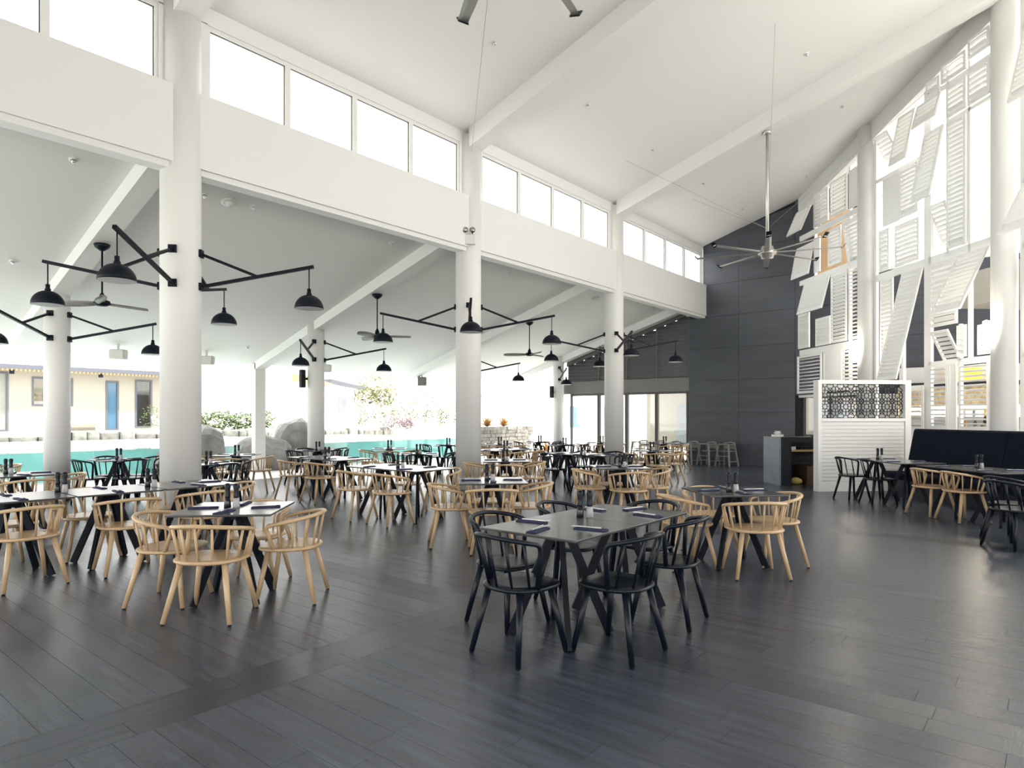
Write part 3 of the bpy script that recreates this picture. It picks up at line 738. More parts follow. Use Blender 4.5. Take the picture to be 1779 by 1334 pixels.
def small_fan(x, y, label, rot):
    top = low_z(y)-.28
    t = thing('small_ceiling_fan', label, 'fan', (x, y, 3.33), 0, 'three-blade fans under the low ceiling')
    MB().lathe([(.03, top-3.33-.11), (.10, top-3.33-.06), (.12, top-3.33-.01), (.11, top-3.33)], 16).build('canopy', METB, t)
    MB().path([(0, 0, .1), (0, 0, top-3.33-.1)], .014, 8).build('rod', METB, t)
    MB().lathe([(.02, .16), (.045, .1), (.05, .05), (.11, .03), (.12, -.02), (.07, -.05), (.0, -.055)], 18).build('motor', METB, t)
    b = MB(); st = [(.08, .035), (.2, .06), (.42, .085), (.62, .075), (.72, .045), (.75, .01)]; vs = []
    for (xx, ww) in st:
        vs += [(xx, -ww, -.025-ww*.25), (xx, ww, .0+ww*.25), (xx, ww, .008+ww*.25), (xx, -ww, -.017-ww*.25)]
    fs = [(i*4+k, i*4+(k+1) % 4, (i+1)*4+(k+1) % 4, (i+1)*4+k) for i in range(5) for k in range(4)] + [(3,2,1,0), (20,21,22,23)]
    b.add(vs, fs, True); me = b.mesh('blade', BLADEG)
    for k in range(3): link('blade', me, t, (0, 0, 0), (0, 0, rot+k*2*PI/3))
ca = math.radians(39.7-90)
small_fan(3.87, 11.74, 'black three-blade fan with grey blades left of the widest column', ca+PI)
small_fan(9.39, 11.74, 'black three-blade fan left of the emergency-light column', ca+.15)
small_fan(14.92, 11.74, 'black three-blade fan between the last two columns', ca+PI-.1)

# ------------------------------------------------------------------ small ceiling fittings
sl = math.atan(.309); sl2 = math.atan(.305)
def fitting(x, y, low_, r, h, label, name='ceiling_sprinkler', cat='sprinkler'):
    z = low_z(y) if low_ else main_z(y)
    t = thing(name, label, cat, (x, y, z), 0); t.rotation_euler = (-(sl2 if low_ else sl), 0, 0)
    MB().lathe([(r, .0), (r, -h*.35), (r*.7, -h*.4)], 16).build('flange', WHITE, t)
    MB().lathe([(r*.55, -h*.38), (r*.5, -h), (0, -h*1.02)], 12).build('head', STEEL if r < .1 else WHITE, t)
for (x, y, l) in ((8.03, 7.05, 'small round ceiling fitting above the first clerestory windows, tall ceiling'), (10.8, 7.05, 'small ceiling fitting right of the beam over the emergency-light column'), (13.57, 3.77, 'small ceiling fitting high near the top edge, between two beams'), (16.37, 3.77, 'small ceiling fitting high above the shutter screen'), (13.55, 7.07, 'small ceiling fitting above the third clerestory bay'), (16.35, 7.07, 'small ceiling fitting left of the steel fan rod'), (19.07, 5.3, 'small ceiling fitting beside the shutter screen bulkhead'), (19.06, 7.06, 'small ceiling fitting nearest the dark wall')):
    fitting(x, y, False, .045, .05, l)
for (x, y, l) in ((3.03, 10.26, 'small sprinkler on the low ceiling left of the widest column'), (5.62, 10.25, 'small sprinkler right of the round smoke detector'), (4.82, 10.28, 'small sprinkler left of the round smoke detector, touching the column edge'), (8.56, 10.26, 'small sprinkler before the emergency-light column, low ceiling'), (8.54, 15.87, 'small sprinkler near the eave of the low ceiling'), (3.05, 13.26, 'small sprinkler at the left edge of the low ceiling'), (12.23, 10.25, 'small sprinkler beyond the emergency-light column, low ceiling')):
    fitting(x, y, True, .05, .05, l)
fitting(5.22, 10.29, True, .12, .07, 'round white smoke detector on the low ceiling', 'smoke_detector', 'detector')
fitting(16.26, 10.34, True, .12, .07, 'round white smoke detector beyond the last column', 'smoke_detector', 'detector')
em = thing('emergency_light', 'white emergency light box with two round lamp heads on the middle column', 'lamp', (9.39, 8.92, 4.93), math.radians(-135))
MB().bevbox(.25, .33, -.13, .13, -.10, .10, .012).build('body', WHITE, em)
for sy in (-1, 1):
    h = MB().lathe([(.0, .0), (.03, .0), (.055, .05), (.055, .065)], 14).build('lamp_head', METB, em, (.30, sy*.07, .155), (0, math.radians(75), 0))
    MB().lathe([(.05, .066), (0, .069)], 14).build('lens', STEEL, h)
    MB().path([(.29, sy*.07, .09), (.30, sy*.07, .15)], .012, 6).build('stem', METB, em)
def speaker(x, y, z, m, label, sx=.34, rz=0.0, h=.22):
    t = thing('ceiling_speaker', label, 'speaker', (x, y, z), rz)
    MB().bevbox(-sx/2, sx/2, -.1, .1, -h/2, h/2, .02).build('cabinet', m, t)
    MB().box(-sx/2+.025, sx/2-.025, -.108, -.098, -h/2+.025, h/2-.025).build('grille', m, t)
    MB().box(-.02, .02, -.02, .02, h/2, low_z(y)-z+.01).build('bracket', m, t)
SPKW = mat('speaker_grey', (.52, .51, .48), .6)
for x, l in ((5.7, 'pale speaker under the eave left of the widest column'), (7.7, 'pale speaker under the eave right of the widest column'), (11.15, 'pale speaker under the eave right of the boulder column')):
    speaker(x, 16.3, 2.92, SPKW, l, .34, -PI/4)
speaker(15.1, 16.5, 2.72, mat('speaker_dark', (.16, .16, .155), .6), 'dark grey speaker under the eave beside the trees', .3, -PI/4, .3)
for x, y, l in ((9.06, 14.20, 'black narrow wall speaker beside the boulder column'), (19.78, 14.50, 'black narrow speaker beside the glazed wall column')):
    t = MB().bevbox(-.06, .06, -.06, .06, -.22, .22, .01).build('narrow_speaker', METB, None, (x, y, 2.45)); tag(t, l, 'speaker')
    MB().box(.05, .16, -.02, .0, -.03, .03).build('bracket', METB, t)

# ------------------------------------------------------------------ chairs
def sgnpow(c, e): return math.copysign(abs(c)**e, c)
def seat_outline(a, bf, bb, n=28):
    P = []
    for k in range(n):
        th = 2*PI*k/n; c, s = math.cos(th), math.sin(th)
        e = 2/3.4 if s > 0 else 2/2.3
        P.append((a*sgnpow(c, e), (bf if s > 0 else bb)*sgnpow(s, e)))
    return P
def make_chair(name, label, group, m, a, bf, bb, rx, ry, yc, hb, drop, pmax, nsp, rr, post_y, flare):
    t = thing(name, label, 'chair', (0, 0, 0), 0, group)
    o = seat_outline(a, bf, bb); n = len(o)
    sm = MB(); rings = [(.94, .425), (1.0, .434), (1.0, .446), (.965, .453), (.55, .447), (.0, .444)]
    vs = []
    for (k, z) in rings[:-1]: vs += [(x*k, y*k, z) for x, y in o]
    vs.append((0, 0, rings[-1][1])); fs = []
    for i in range(len(rings)-2):
        for j in range(n): fs.append((i*n+j, i*n+(j+1) % n, (i+1)*n+(j+1) % n, (i+1)*n+j))
    for j in range(n): fs.append(((len(rings)-2)*n+j, (len(rings)-2)*n+(j+1) % n, len(vs)-1))
    fs.append(tuple(range(n-1, -1, -1)))
    sm.add(vs, fs, True).build('seat', m, t)
    def rail(ph):   # ph from the back centre
        return Vector((rx*math.sin(ph), yc-ry*math.cos(ph), hb-drop*(abs(ph)/pmax)**1.6))
    pts = []
    N = 22
    top = [rail(-pmax + 2*pmax*i/N) for i in range(N+1)]
    def post(sx, end, nxt):
        foot = Vector((sx*a*.93, post_y, .445))
        # rounded corner from the rail into the post
        d = (end-nxt).normalized(); corner = end + d*.045; dn = (foot-corner).normalized()
        arc = []
        for i in range(1, 6):
            u = i/6; arc.append(end*(1-u)**2 + corner*2*u*(1-u) + (corner+dn*.06)*u*u)
        return arc + [corner+dn*.07, foot]
    R_ = post(1, top[-1], top[-2]); L_ = post(-1, top[0], top[1])
    pts = list(reversed(L_)) + top + R_
    MB().path(pts, rr, 8, flat=.85).build('back_rail', m, t)
    for k in range(nsp):
        ph = -pmax*flare + 2*pmax*flare*k/(nsp-1)
        p1 = rail(ph); f = Vector((a*.90*math.sin(ph*1.0), -bb*.88*math.cos(ph*1.0) if math.cos(ph) > 0 else -bf*.8*math.cos(ph), .445))
        MB().path([tuple(f), tuple((f+p1)/2), tuple(p1)], [.0085, .0105, .009], 6).build('spindle', m, t)
    for sx in (-1, 1):
        for (y0, y1) in ((bf*.58, bf*.92), (-bb*.6, -bb*1.0)):
            MB().path([(sx*a*.62, y0, .436), (sx*a*.94, y1, .008)], [rr+.0045, rr-.001], 10).build('leg', m, t)
    for sx in (-1, 1):
        for y1 in (bf*.92, -bb*1.0): MB().lathe([(.012, 0), (.012, .01)], 8).build('foot_glide', METB, t, (sx*a*.94, y1, 0))
    reg(t)
    return t
OAKC = make_chair('oak_armchair', 'x', 'pale oak spindle armchairs', OAK, .262, .235, .245, .285, .265, .0, .715, .075, math.radians(112), 9, .0185, .075, .86)
BLKC = make_chair('black_chair', 'x', 'black spindle chairs', BLK, .225, .225, .225, .235, .205, -.075, .775, .045, math.radians(84), 5, .0185, -.055, .74)
first = {id(OAKC): True, id(BLKC): True}
def put_chair(x, y, face, kind, label):
    """face: world angle the sitter looks at"""
    p = OAKC if kind == 'oak' else BLKC
    if first[id(p)]: first[id(p)] = False; c = p
    else: c = copy_tree(p)
    c.location = (x, y, 0); c.rotation_euler = (0, 0, face-PI/2)
    c['label'] = label
    return c

# ------------------------------------------------------------------ tables
def make_table():
    t = thing('dining_table', 'x', 'table', (0, 0, 0), 0, 'dark square-topped dining tables')
    MB().bevbox(-.395, .395, -.395, .395, .738, .750, .003).build('tabletop', TOP, t)
    MB().box(-.388, .388, -.388, .388, .732, .7385).build('core_edge', EDGE, t)
    MB().prism([(-.09, .732), (.09, .732), (.065, .66), (-.065, .66)], 'x', -.05, .05).build('pedestal_head', METB, t)
    for sx in (-1, 1):
        for sy in (-1, 1):
            MB().bar((sx*.035, sy*.035, .715), (sx*.245, sy*.245, .006), .03, .06).build('leg', METB, t)
    reg(t); return t
TAB = make_table(); tab_used = [False]
def put_table(x, y, rz, label):
    if not tab_used[0]: tab_used[0] = True; c = TAB
    else: c = copy_tree(TAB)
    c.location = (x, y, 0); c.rotation_euler = (0, 0, rz); c['label'] = label; return c

# salt and pepper mills
def make_mill(name, fill):
    t = thing(name, 'x', 'mill', (0, 0, 0), 0, 'salt and pepper mills')
    MB().lathe([(.027, 0), (.029, .004), (.026, .05), (.021, .082)], 14).build('jar', fill, t)
    MB().lathe([(.021, .082), (.022, .095), (.019, .12), (.020, .15), (.0245, .175), (.022, .195), (.010, .202), (0, .203)], 14).build('grinder', BLK, t)
    reg(t); return t
PEPM = make_mill('pepper_mill', PEPPER); SALM = make_mill('salt_mill', SALT); mused = {'p': False, 's': False}
def put_mills(x, y, where):
    # side by side across the view
    for k, p, sgn in (('p', PEPM, -1), ('s', SALM, 1)):
        if not mused[k]: mused[k] = True; c = p
        else: c = copy_tree(p)
        c.location = (x+sgn*.639*.036, y-sgn*.769*.036, .7502); c.rotation_euler = (0, 0, random.uniform(0, 6))
        c['label'] = '%s mill on the %s' % ('dark pepper' if k == 'p' else 'clear black-topped salt', where)
# napkin, fork, knife
def nap_mesh():
    b = MB()
    b.bevbox(-.115, .115, -.035, .035, 0, .008, .002)
    b.add([(-.11, -.03, .0082), (.10, -.034, .0082), (.112, .008, .016), (-.10, .012, .014), (-.11, -.03, .008), (.10, -.034, .008), (.112, .008, .008), (-.10, .012, .008)], [(0,1,2,3),(0,4,5,1),(1,5,6,2),(2,6,7,3),(3,7,4,0)])
    return b.mesh('napkin', NAVY)
NAP = nap_mesh()
def fork_mesh():
    b = MB(); b.box(-.10, .03, -.0035, .0035, 0, .003); b.box(.03, .055, -.011, .011, 0, .003)
    for y in (-.0095, -.003, .0035, .010): b.box(.055, .095, y-.0016, y+.0016, 0, .003)
    return b.mesh('fork', STEEL)
def knife_mesh():
    b = MB(); b.box(-.11, 0, -.004, .004, 0, .004)
    b.prism([(0, -.005), (.09, -.005), (.108, .004), (.1, .009), (0, .008)], 'z', 0, .002); return b.mesh('knife', STEEL)
FORK, KNIFE = fork_mesh(), knife_mesh()
def setting(x, y, ang, where, near):
    a = ang + random.uniform(-.25, .25)
    o = link('napkin', NAP, None, (x, y, .7502), (0, 0, a)); tag(o, 'folded navy napkin %s' % where, 'napkin', 'navy napkins on the tables')
    if near:
        c, s = math.cos(a), math.sin(a)
        for nm, me, dy, hz in (('fork', FORK, .006, .767), ('knife', KNIFE, -.012, .7668)):
            oo = link(nm, me, None, (x-c*.03-s*dy, y-s*.03+c*dy, hz), (0, 0, a+random.uniform(-.12, .12)+(PI if nm == 'fork' else PI)))
            tag(oo, 'steel %s %s' % (nm, where), nm, 'cutlery on the tables')

U, V = 0.0, PI/2
DIR = {'-u': PI, '+u': 0, '-v': -PI/2, '+v': PI/2, 'L': 3*PI/4, 'R': -PI/4, 'N': -3*PI/4, 'F': PI/4}
SIDE = {'-u': 'near-left', '+u': 'far-right', '-v': 'near-right', '+v': 'far-left', 'L': 'left', 'R': 'right', 'N': 'near', 'F': 'far'}
KL = {'oak': 'pale oak spindle armchair', 'black': 'black spindle chair'}
def group_tables(desc, kind, squares, rz, chairs, mills, near=False, off=.47, tops=None):
    """squares: list of centres; chairs: list of (side, square index, word)"""
    multi = len(squares) > 1
    for i, (x, y) in enumerate(squares):
        put_table(x, y, rz, 'dark square table' + ((', %s of the %s' % (('left half', 'right half')[i] if len(squares) == 2 else ('left third', 'middle third', 'right third')[i], desc)) if multi else (', %s' % desc)))
    for (sd, i, word) in chairs:
        x, y = squares[i]; a = DIR[sd]
        o_ = off + random.uniform(-.03, .04); j = random.uniform(-.03, .03)
        px_, py_ = x+math.cos(a)*o_-math.sin(a)*j, y+math.sin(a)*o_+math.cos(a)*j
        put_chair(px_, py_, a+PI+random.uniform(-.14, .14), kind, '%s, %s side%s, %s' % (KL[kind], SIDE[sd], (' '+word) if word else '', desc))
        setting(x+math.cos(a)*.25, y+math.sin(a)*.25, a, 'on the %s side%s, %s' % (SIDE[sd], (' '+word) if word else '', desc), near)
    for (x, y) in mills[:1]: put_mills(x, y, desc)
    for (x, y) in mills[1:]: put_mills(x, y, desc+', second pair')
four = [('L', 0, ''), ('R', 0, ''), ('N', 0, ''), ('F', 0, '')]
gfour = [('-u', 0, ''), ('+u', 0, ''), ('-v', 0, ''), ('+v', 0, '')]
T = group_tables
T('large front table with black chairs', 'black', [(3.70, 2.64), (4.49, 2.64)], 0, [('-u', 0, ''), ('-v', 0, 'left seat'), ('-v', 1, 'right seat'), ('+v', 0, 'left seat'), ('+v', 1, 'right seat'), ('+u', 1, '')], [(4.13, 2.72)], True, .44)
T('single oak-chair table left of front', 'oak', [(2.71, 5.24)], D45, four, [(2.70, 5.27)], True)
T('front single table right of black chairs', 'oak', [(6.59, 2.55)], D45, four, [(6.47, 2.50)], True)
T('long table before the widest column', 'oak', [(1.74, 7.55), (2.55, 7.55), (3.36, 7.55)], 0, [('-v', 0, 'first seat'), ('-v', 1, 'middle seat'), ('-v', 2, 'last seat'), ('+v', 0, 'first seat'), ('+v', 1, 'middle seat'), ('+v', 2, 'last seat'), ('+u', 2, '')], [(2.16, 7.66), (2.95, 7.52)], True)
T('double table by the left edge', 'oak', [(1.69, 10.58), (2.50, 10.58)], 0, [('-v', 0, 'left seat'), ('-v', 1, 'right seat'), ('+v', 1, 'right seat'), ('+u', 1, '')], [(2.42, 10.72)], True)
T('table at the teal pool, left edge', 'oak', [(2.45, 13.35)], 0, [('-v', 0, ''), ('+v', 0, ''), ('+u', 0, '')], [(2.2, 13.4)])
T('black-chair table between the left columns', 'black', [(4.53, 12.92)], 0, gfour, [(4.52, 12.90)])
T('black-chair table behind the widest column', 'black', [(5.06, 10.70)], 0, gfour, [(5.08, 10.69)])
T('table before the square post', 'oak', [(6.60, 12.70)], D45, four[:3], [(6.58, 12.64)])
T('double table before the boulders', 'oak', [(7.21, 10.82), (7.21, 10.02)], 0, [('-u', 0, 'left seat'), ('-u', 1, 'right seat'), ('+u', 0, 'left seat'), ('+u', 1, 'right seat')], [(7.18, 10.44)])
T('black-chair table under the boulder column', 'black', [(8.69, 13.0)], 0, gfour, [(8.68, 12.98)])
T('double table left of emergency-light column', 'oak', [(6.52, 8.02), (6.52, 7.22)], 0, [('-u', 0, 'left seat'), ('-u', 1, 'right seat'), ('+u', 0, 'left seat'), ('+u', 1, 'right seat')], [(6.43, 7.5)], True)
T('table before the emergency-light column', 'oak', [(5.86, 5.18)], D45, four, [(5.80, 5.16)], True)
T('table right of emergency-light column', 'oak', [(8.78, 7.45)], D45, four, [(8.58, 7.28)], True)
T('double table behind emergency-light column', 'oak', [(11.44, 10.03), (12.24, 10.03)], 0, [('-u', 0, ''), ('-v', 0, 'left seat'), ('-v', 1, 'right seat'), ('+u', 1, ''), ('+v', 1, 'right seat')], [(11.84, 10.03)])
T('table before the stone wall', 'oak', [(14.0, 12.1)], D45, four, [(14.03, 12.1)])
T('black-chair double table before the last column', 'black', [(11.32, 7.9), (11.32, 7.1)], 0, [('-u', 0, 'left seat'), ('-u', 1, 'right seat'), ('+u', 0, 'left seat'), ('+u', 1, 'right seat'), ('-v', 1, '')], [(11.24, 7.45)])
T('black-chair table left of the last column', 'black', [(14.6, 10.35)], D45, four, [(14.6, 10.27)])
T('farthest black-chair table before the pool end', 'black', [(15.88, 12.15)], D45, four[:3], [(15.89, 12.1)])
T('table at the glass doors left of last column', 'oak', [(16.75, 10.5)], D45, four, [(16.7, 10.4)])
T('table at the glass doors right of last column', 'oak', [(17.4, 8.75)], D45, four, [(17.38, 8.7)])
T('table before the grey high chairs', 'oak', [(13.5, 7.08)], D45, four, [(13.34, 6.99)])
T('middle table behind the large front table', 'oak', [(8.73, 5.12)], D45, four, [(8.70, 5.06)], True)
T('table at the pool beside the boulder column', 'oak', [(10.34, 12.46)], D45, four[:3], [(10.36, 12.48)])
T('black-chair table before the pool', 'black', [(9.18, 10.12)], D45, four, [(9.18, 10.14)])
T('far black-chair table before the pool', 'black', [(12.6, 12.7)], D45, four[:3], [(12.57, 12.69)])
# banquette tables (bar grid)
def bt(desc, kind, ss, q, cs, mill):
    sq = [B(s, q)[:2] for s in ss]
    for i, (x, y) in enumerate(sq): put_table(x, y, D45, 'dark square table, %s of the %s' % (('far half', 'near half')[i] if len(sq) == 2 else 'only square', desc))
    for (s, qq, rr, wd) in cs:
        x, y, _ = B(s, qq); put_chair(x, y, -PI/4+rr, kind, '%s, %s seat, %s' % (KL[kind], wd, desc))
    if mill:
        x, y, _ = B(*mill); put_mills(x, y, desc)
    for s in ss:
        for dq, w_ in ((-.25, 'aisle'), (.22, 'bench')):
            x, y, _ = B(s, q+dq); setting(x, y, -PI/4, 'on the %s side, %s half, %s' % (w_, 'far' if s == ss[0] else 'near', desc), True)
bt('banquette table beside the lattice partition', 'black', [11.2, 10.4], 7.66, [(11.36, 7.30, .08, 'far'), (10.68, 7.34, -.1, 'near')], (11.05, 7.62))
bt('middle banquette table', 'oak', [9.3, 8.5], 7.68, [(9.42, 7.34, .06, 'far'), (8.82, 7.36, -.04, 'near')], (8.95, 7.72))
bt('banquette table at the right frame edge', 'black', [6.9], 7.6, [(7.45, 6.85, .12, 'far'), (6.98, 6.45, .1, 'near')], None)

# ------------------------------------------------------------------ high chairs along the dark wall
def make_high():
    t = thing('high_chair', 'x', 'high chair', (0, 0, 0), 0, 'grey wooden high chairs by the dark wall')
    for sx in (-1, 1):
        MB().bar((sx*.25, .24, .0), (sx*.17, .17, .66), .05, .035).build('leg', GREYCH, t)
        MB().bar((sx*.25, -.24, .0), (sx*.17, -.15, .70), .05, .035).build('leg', GREYCH, t)
        MB().bar((sx*.235, -.2, .14), (sx*.235, .2, .14), .03, .02).build('side_rail', GREYCH, t)
        MB().bar((sx*.17, -.15, .66), (sx*.17, .20, .66), .05, .03).build('arm', GREYCH, t)
    b = MB(); pts = [(.16*math.sin(a), -.17-.07*math.cos(a), .715-.02*abs(math.sin(a))) for a in [-1.5+3*i/10 for i in range(11)]]
    b.path(pts, .025, 8).build('back_ring', GREYCH, t)
    MB().prism([(-.19, .17), (.19, .17), (.17, .24), (-.17, .24)], 'z', .655, .685).build('front_bar', GREYCH, t)
    MB().bevbox(-.17, .17, -.15, .14, .44, .46, .006).build('seat', GREYCH, t)
    MB().bar((-.22, .21, .30), (.22, .21, .30), .04, .02).build('foot_rest', GREYCH, t)
    MB().box(-.16, .16, -.19, -.17, .52, .62).build('backrest', GREYCH, t)
    for k, x in enumerate((-.05, .05)): MB().box(x-.02, x+.02, -.15, .15, .425, .44).build('seat_strut', GREYCH, t)
    reg(t); return t
HCH = make_high()
nm_ = ['rightmost of the row, fully in view', 'second of the row from the right', 'third of the row from the right', 'fourth, in front of the glass', 'fifth, in front of the glass', 'last of the row, mostly behind oak chairs']
for k in range(6):
    c = HCH if k == 0 else copy_tree(HCH)
    c.location = (19.85, 7.85+.60*k, 0); c.rotation_euler = (0, 0, PI/2-.25+random.uniform(-.06, .06)); c['label'] = 'grey wooden high chair by the dark wall, ' + nm_[k]

# ------------------------------------------------------------------ outside: pool, rocks, villa, planting
pl = thing('pool', 'raised pool with teal water behind clear acrylic wall panels', 'pool', (5, 17.5, 0))
def pbox(x0, x1, y0, y1, z0, z1): return MB().box(x0-5, x1-5, y0-17.5, y1-17.5, z0, z1)
wv = MB(); wv.box(-14-5, 19.2-5, .06, 8.6, 0.0, .69); wv.build('water', WATER, pl)
MB().box(-14-5, 19.2-5, .06, 8.6, .69, .705).build('water_glare_surface', SURF, pl)
x = -13.6
while x < 16.9:
    if not (6.9 < x+.5 < 11.6): pbox(x, x+2.38, 17.5, 17.53, 0, .74).build('acrylic_panel', POOLGL, pl)
    x += 2.4
pbox(-14, 19.2, 17.42, 17.56, -.02, .03).build('sill', DECK, pl)
def boulder(x, y, z, sx, sy, sz, label, seed):
    rnd = random.Random(seed)
    import bmesh
    bm = bmesh.new(); bmesh.ops.create_icosphere(bm, subdivisions=3, radius=1)
    pl_ = [Vector((rnd.gauss(0, 1), rnd.gauss(0, 1), rnd.gauss(0, 1))).normalized() for _ in range(14)]
    for v in bm.verts:
        d = v.co.normalized(); r_ = 1.0
        for p in pl_:
            c = d.dot(p)
            if c > .75: r_ = min(r_, .80/c)
        v.co = d*r_*(1+rnd.uniform(-.02, .02))
        v.co.x *= sx; v.co.y *= sy; v.co.z *= sz
    me = bpy.data.meshes.new('boulder'); bm.to_mesh(me); bm.free(); me.materials.append(ROCK)
    o = link('boulder', me, None, (x, y, z), (0, 0, rnd.uniform(0, 6))); tag(o, label, 'rock', 'boulders at the pool edge')
for a in ((7.2, 17.2, .22, .7, .5, .55, 'low grey boulder at the pool edge right of the widest column', 1), (8.2, 17.6, .45, .75, .6, .85, 'tall grey boulder left of the square post', 2), (9.9, 17.5, .30, .95, .6, .75, 'broad dark boulder right of the square post', 3), (11.1, 17.7, .60, .75, .6, 1.05, 'pale leaning boulder left of the boulder column', 4), (12.0, 17.4, .15, .5, .4, .5, 'small boulder right of the boulder column', 5), (9.0, 19.5, .7, 1.4, .6, .35, 'flat boulder further back in the pool', 6), (12.6, 20.5, .7, 1.6, .7, .5, 'flat pale boulder behind the boulder column', 7)):
    boulder(*a)
# stone ledge along the far pool edge
led = thing('stone_ledge', 'low ledge of pale natural stones along the far pool edge', 'ledge', (0, 26.28, .6))
x = -2.0
while x < 22:
    L = random.uniform(.3, .8); h = random.uniform(.28, .50)
    MB().bevbox(x, x+L-.03, random.uniform(-.1, .05), .7, 0, h, .05).build('stone', STONE, led, (0, 0, -.05)); x += L
struct('terrace', MB().box(-20, 26, 26.6, 60, -.02, .95), SAND, 'raised pale terrace beyond the pool')

vl = thing('villa', 'cream villa with metal roof and dark framed windows across the pool', 'building', (0, 31, .95))
def vb(x0, x1, y0, y1, z0, z1, n, m, par=None):
    return MB().box(x0, x1, y0, y1, z0, z1).build(n, m, par or vl)
wall = MB()
# front wall with openings (windows at X 7.7..9.5 and 11.6..12.3, door at 10.55..11.1, recess 6.2..6.9)
xs = [(-1, 6.2, None), (6.2, 7.0, (0, 2.3)), (7.0, 7.75, None), (7.75, 9.15, (1.0, 2.15)), (9.15, 10.35, None), (10.35, 10.85, (0, 2.1)), (10.85, 11.5, None), (11.5, 12.2, (.1, 2.2)), (12.2, 13.4, None)]
for (a, b, op) in xs:
    if op is None: wall.box(a, b, 0, .2, 0, 2.6)
    else:
        if op[0] > 0: wall.box(a, b, 0, .2, 0, op[0])
        wall.box(a, b, 0, .2, op[1], 2.6)
wall.box(-1, 13.4, 3.0, 3.2, 0, 2.6)
wall.box(13.2, 13.4, .2, 3.0, 0, 2.6)
wall.build('wall', VILLA, vl)
def vwin(a, b, z0, z1, nm, gm, back):
    f = MB(); t = .07
    f.box(a, a+t, -.03, .1, z0, z1).box(b-t, b, -.03, .1, z0, z1).box(a+t, b-t, -.03, .1, z0, z0+t).box(a+t, b-t, -.03, .1, z1-t, z1)
    w_ = f.build(nm, FASC, vl); MB().box(a+t, b-t, .03, .05, z0+t, z1-t).build('pane', gm, w_)
    if back: vb(a-.2, b+.2, 1.6, 1.7, 0, 2.5, 'room_wall', back)
vwin(7.75, 9.15, 1.0, 2.15, 'window', GL, ROOMW)
vb(7.9, 9.0, .5, 1.4, 0, 1.2, 'bed', WHITE)
vwin(10.35, 10.85, 0, 2.1, 'door', BLUEG, None)
vwin(11.5, 12.2, .1, 2.2, 'window', GL, COUNTER)
vwin(6.2, 7.0, 0, 2.3, 'door', GREYCH, None)
bn = MB().box(8.2, 10.0, -.5, -.1, .30, .36).box(8.2, 8.26, -.5, -.1, 0, .3).box(9.94, 10.0, -.5, -.1, 0, .3).build('terrace_bench', SHUTW, None, (0, 31, .95)); tag(bn, 'white low bench against the villa wall', 'bench')
rf = MB(); xx = -1.3
zz0, zz1, y0, y1 = 2.55, 3.75, -.7, 2.6
prof = []
while xx < 13.7:
    prof += [(xx, 0), (xx+.16, 0), (xx+.18, .045), (xx+.22, .045), (xx+.24, 0)]; xx += .24
vs = [(x, y0, zz0+z) for x, z in prof] + [(x, y1, zz1+z) for x, z in prof]; n = len(prof)
rf.add(vs, [(i, i+1, n+i+1, n+i) for i in range(n-1)]); rf.build('roof', ROOFM, vl)
vb(-1.3, 13.7, -.74, -.70, 2.40, 2.56, 'fascia', FASC)
vb(-1.3, 13.7, -.7, 0, 2.46, 2.50, 'eave_board', WOOD)
dm = MB(); xx = -1.2
while xx < 13.6: dm.box(xx, xx+.06, -.70, -.64, 2.32, 2.40); xx += .14
tag(dm.build('eave_battens', WOOD, vl), None, None, None, 'stuff')
for xx in (6.9, 9.9): vb(xx, xx+.14, -.66, -.55, 2.20, 2.36, 'eave_lamp', METB)

v2 = thing('white_building', 'bright white building with orange eave beyond the boulders', 'building', (17.5, 33, .95))
MB().prism([(-2.6, 0), (3.5, 0), (3.0, 2.4), (3.0, 4.5), (-2.6, 4.2)], 'y', 0, .3).build('wall', WHITE, v2)
MB().prism([(3.6, 0), (7.4, 0), (7.4, 2.3), (4.3, 2.6)], 'y', .4, 3.8).build('side_wing', WHITE, v2)
MB().prism([(2.9, 2.62), (4.9, 2.40), (4.9, 2.50), (2.9, 2.95)], 'y', -.9, .3).build('eave', mat('orange_soffit', (.55, .27, .14), .7), v2)
MB().prism([(5.2, 2.60), (7.7, 2.3), (7.7, 2.4), (5.2, 2.8)], 'y', -.4, .4).build('eave', FASC, v2)
for x in (4.6, 6.3): MB().box(x, x+.5, .36, .4, .4, 1.7).build('window', COUNTER, v2)
v3 = thing('gabled_building', 'pale gabled building behind the stone wall', 'building', (42, 27, 0))
MB().prism([(-5, 0), (5, 0), (5, 3.2), (0, 5.4), (-5, 3.2)], 'y', 0, 8).build('wall', WHITE, v3)
MB().prism([(-5.4, 3.05), (0, 5.4), (5.4, 3.05), (5.4, 3.3), (0, 5.75), (-5.4, 3.3)], 'y', -.5, 8).build('roof', ROOFM, v3)
for x in (-3, 1.5): MB().box(x, x+1.3, -.04, .0, .8, 2.3).build('window', BLUEG, v3)
v4 = thing('pavilion', 'white open pavilion with posts beyond the glass doors', 'building', (29, 11, 0))
MB().box(-.2, 5, -9, 7, 2.9, 3.2).build('roof', WHITE, v4)
for y in (-8.5, -5, -1.5, 2, 5.5): MB().lathe([(.22, 0), (.22, 2.9)], 16).build('post', WHITE, v4, (.3, y, 0))
MB().box(4.7, 5, -9, 7, 0, 2.9).build('wall', VILLA, v4)
for y in (-7, -3.5, 0, 3.5): MB().box(4.64, 4.7, y, y+1.6, .1, 2.2).build('window', COUNTER, v4)

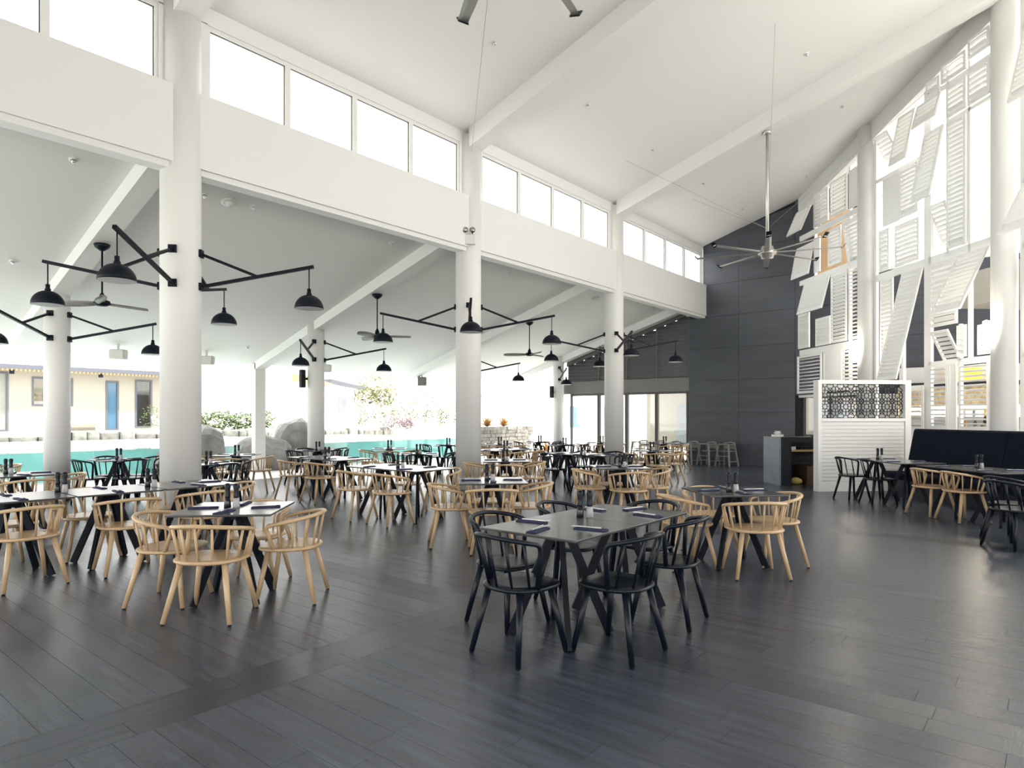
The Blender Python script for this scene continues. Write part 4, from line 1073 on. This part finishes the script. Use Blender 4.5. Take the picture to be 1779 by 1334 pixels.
# stone wall with agaves
sw = thing('stone_wall', 'pale dry stone wall at the pool end with agaves on top', 'wall', (19.4, 17.7, 0))
z = 0
while z < 1.05:
    h = random.uniform(.11, .17); x = 0
    while x < 3.1:
        L = random.uniform(.14, .36); d = random.uniform(-.02, .02)
        MB().box(x, x+L-.012, d, .35, z, z+h-.012).build('stone', STONE, sw); x += L
    z += h
for x, y, z, l, s in ((19.95, 17.9, 1.115, 'orange agave left on the stone wall', .55), (21.0, 17.9, 1.115, 'orange agave right on the stone wall', .55), (22.8, 17.0, .02, 'yellow agave at the foot of the stone wall end', .6)):
    agave('agave', l, (x, y, z), s, LEAFO, 26, 'agaves at the stone wall')
def leafcloud(name, label, cat, loc, blobs, n, size, m, trunk=None, group=None, seed=1):
    rnd = random.Random(seed)
    root = thing(name, label, cat, loc, 0, group)
    b = MB()
    for (cx, cy, cz, rx, ry, rz_) in blobs:
        for _ in range(n):
            d = Vector((rnd.gauss(0, 1), rnd.gauss(0, 1), rnd.gauss(0, 1))).normalized()*rnd.uniform(.45, 1)
            p = Vector((cx+d.x*rx, cy+d.y*ry, cz+d.z*rz_))
            a = Vector((rnd.gauss(0, 1), rnd.gauss(0, 1), rnd.gauss(0, 1))).normalized()*size*rnd.uniform(.6, 1.2)
            c = a.orthogonal().normalized()*size*.35
            b.add([tuple(p-a), tuple(p+c+a*.1), tuple(p+a), tuple(p-c+a*.1)], [(0, 1, 2), (0, 2, 3)])
    tag(b.build('foliage', m, root), None, None, None, 'stuff')
    if trunk:
        for (p0, p1, r0, r1) in trunk: MB().path([p0, tuple((Vector(p0)+Vector(p1))/2+Vector((.06, 0, 0))), p1], [r0, (r0+r1)/2, r1], 8).build('trunk', BARK, root)
    return root
leafcloud('hedge', 'leafy green hedge along the white building behind the pool', 'hedge', (13.6, 28.6, .95), [(-.9, 0, .35, .8, .4, .5), (.3, 0, .4, .9, .4, .6), (1.5, 0, .35, .8, .4, .5), (2.5, 0, .4, .7, .4, .6)], 420, .12, LEAFS, None, None, 3)
leafcloud('window_shrub', 'thin green shrub in front of the villa window', 'shrub', (11.7, 29.8, .95), [(0, 0, .5, .5, .3, .6)], 120, .07, LEAFS, [((0, 0, 0), (0, 0, .6), .03, .01)], None, 4)
leafcloud('tree', 'yellow-green tree with pale trunk beyond the pool', 'tree', (27.2, 34.2, 0), [(0, 0, 3.6, 1.5, 1.2, 1.0), (-.8, 0, 3.0, 1.0, 1.0, .7), (.8, .2, 2.9, 1.0, 1.0, .7)], 420, .15, LEAFY, [((0, 0, 0), (.2, 0, 2.6), .13, .08), ((.1, 0, 1.2), (.9, 0, 3.0), .08, .04)], 'trees beyond the pool', 5)
for k in range(8):
    x = 29.6+k*.95; y = 41-k*.75
    leafcloud('birch', 'thin pale tree, number %s from the left in the row beyond the pool' % ('one two three four five six seven eight nine'.split()[k]), 'tree', (x, y, 0), [(0, 0, 2.6+.4*(k % 2), .75, .7, 1.4), (.3, 0, 1.5, .6, .6, .8)], 190, .14, LEAFY, [((0, 0, 0), (.1, 0, 2.9), .06, .03)], 'trees beyond the pool', 10+k)
leafcloud('purple_shrub', 'purple-brown shrub behind the pool', 'shrub', (22.0, 26.2, .95), [(0, 0, .3, .9, .5, .42), (.9, 0, .25, .5, .4, .3)], 380, .09, LEAFP, None, None, 30)
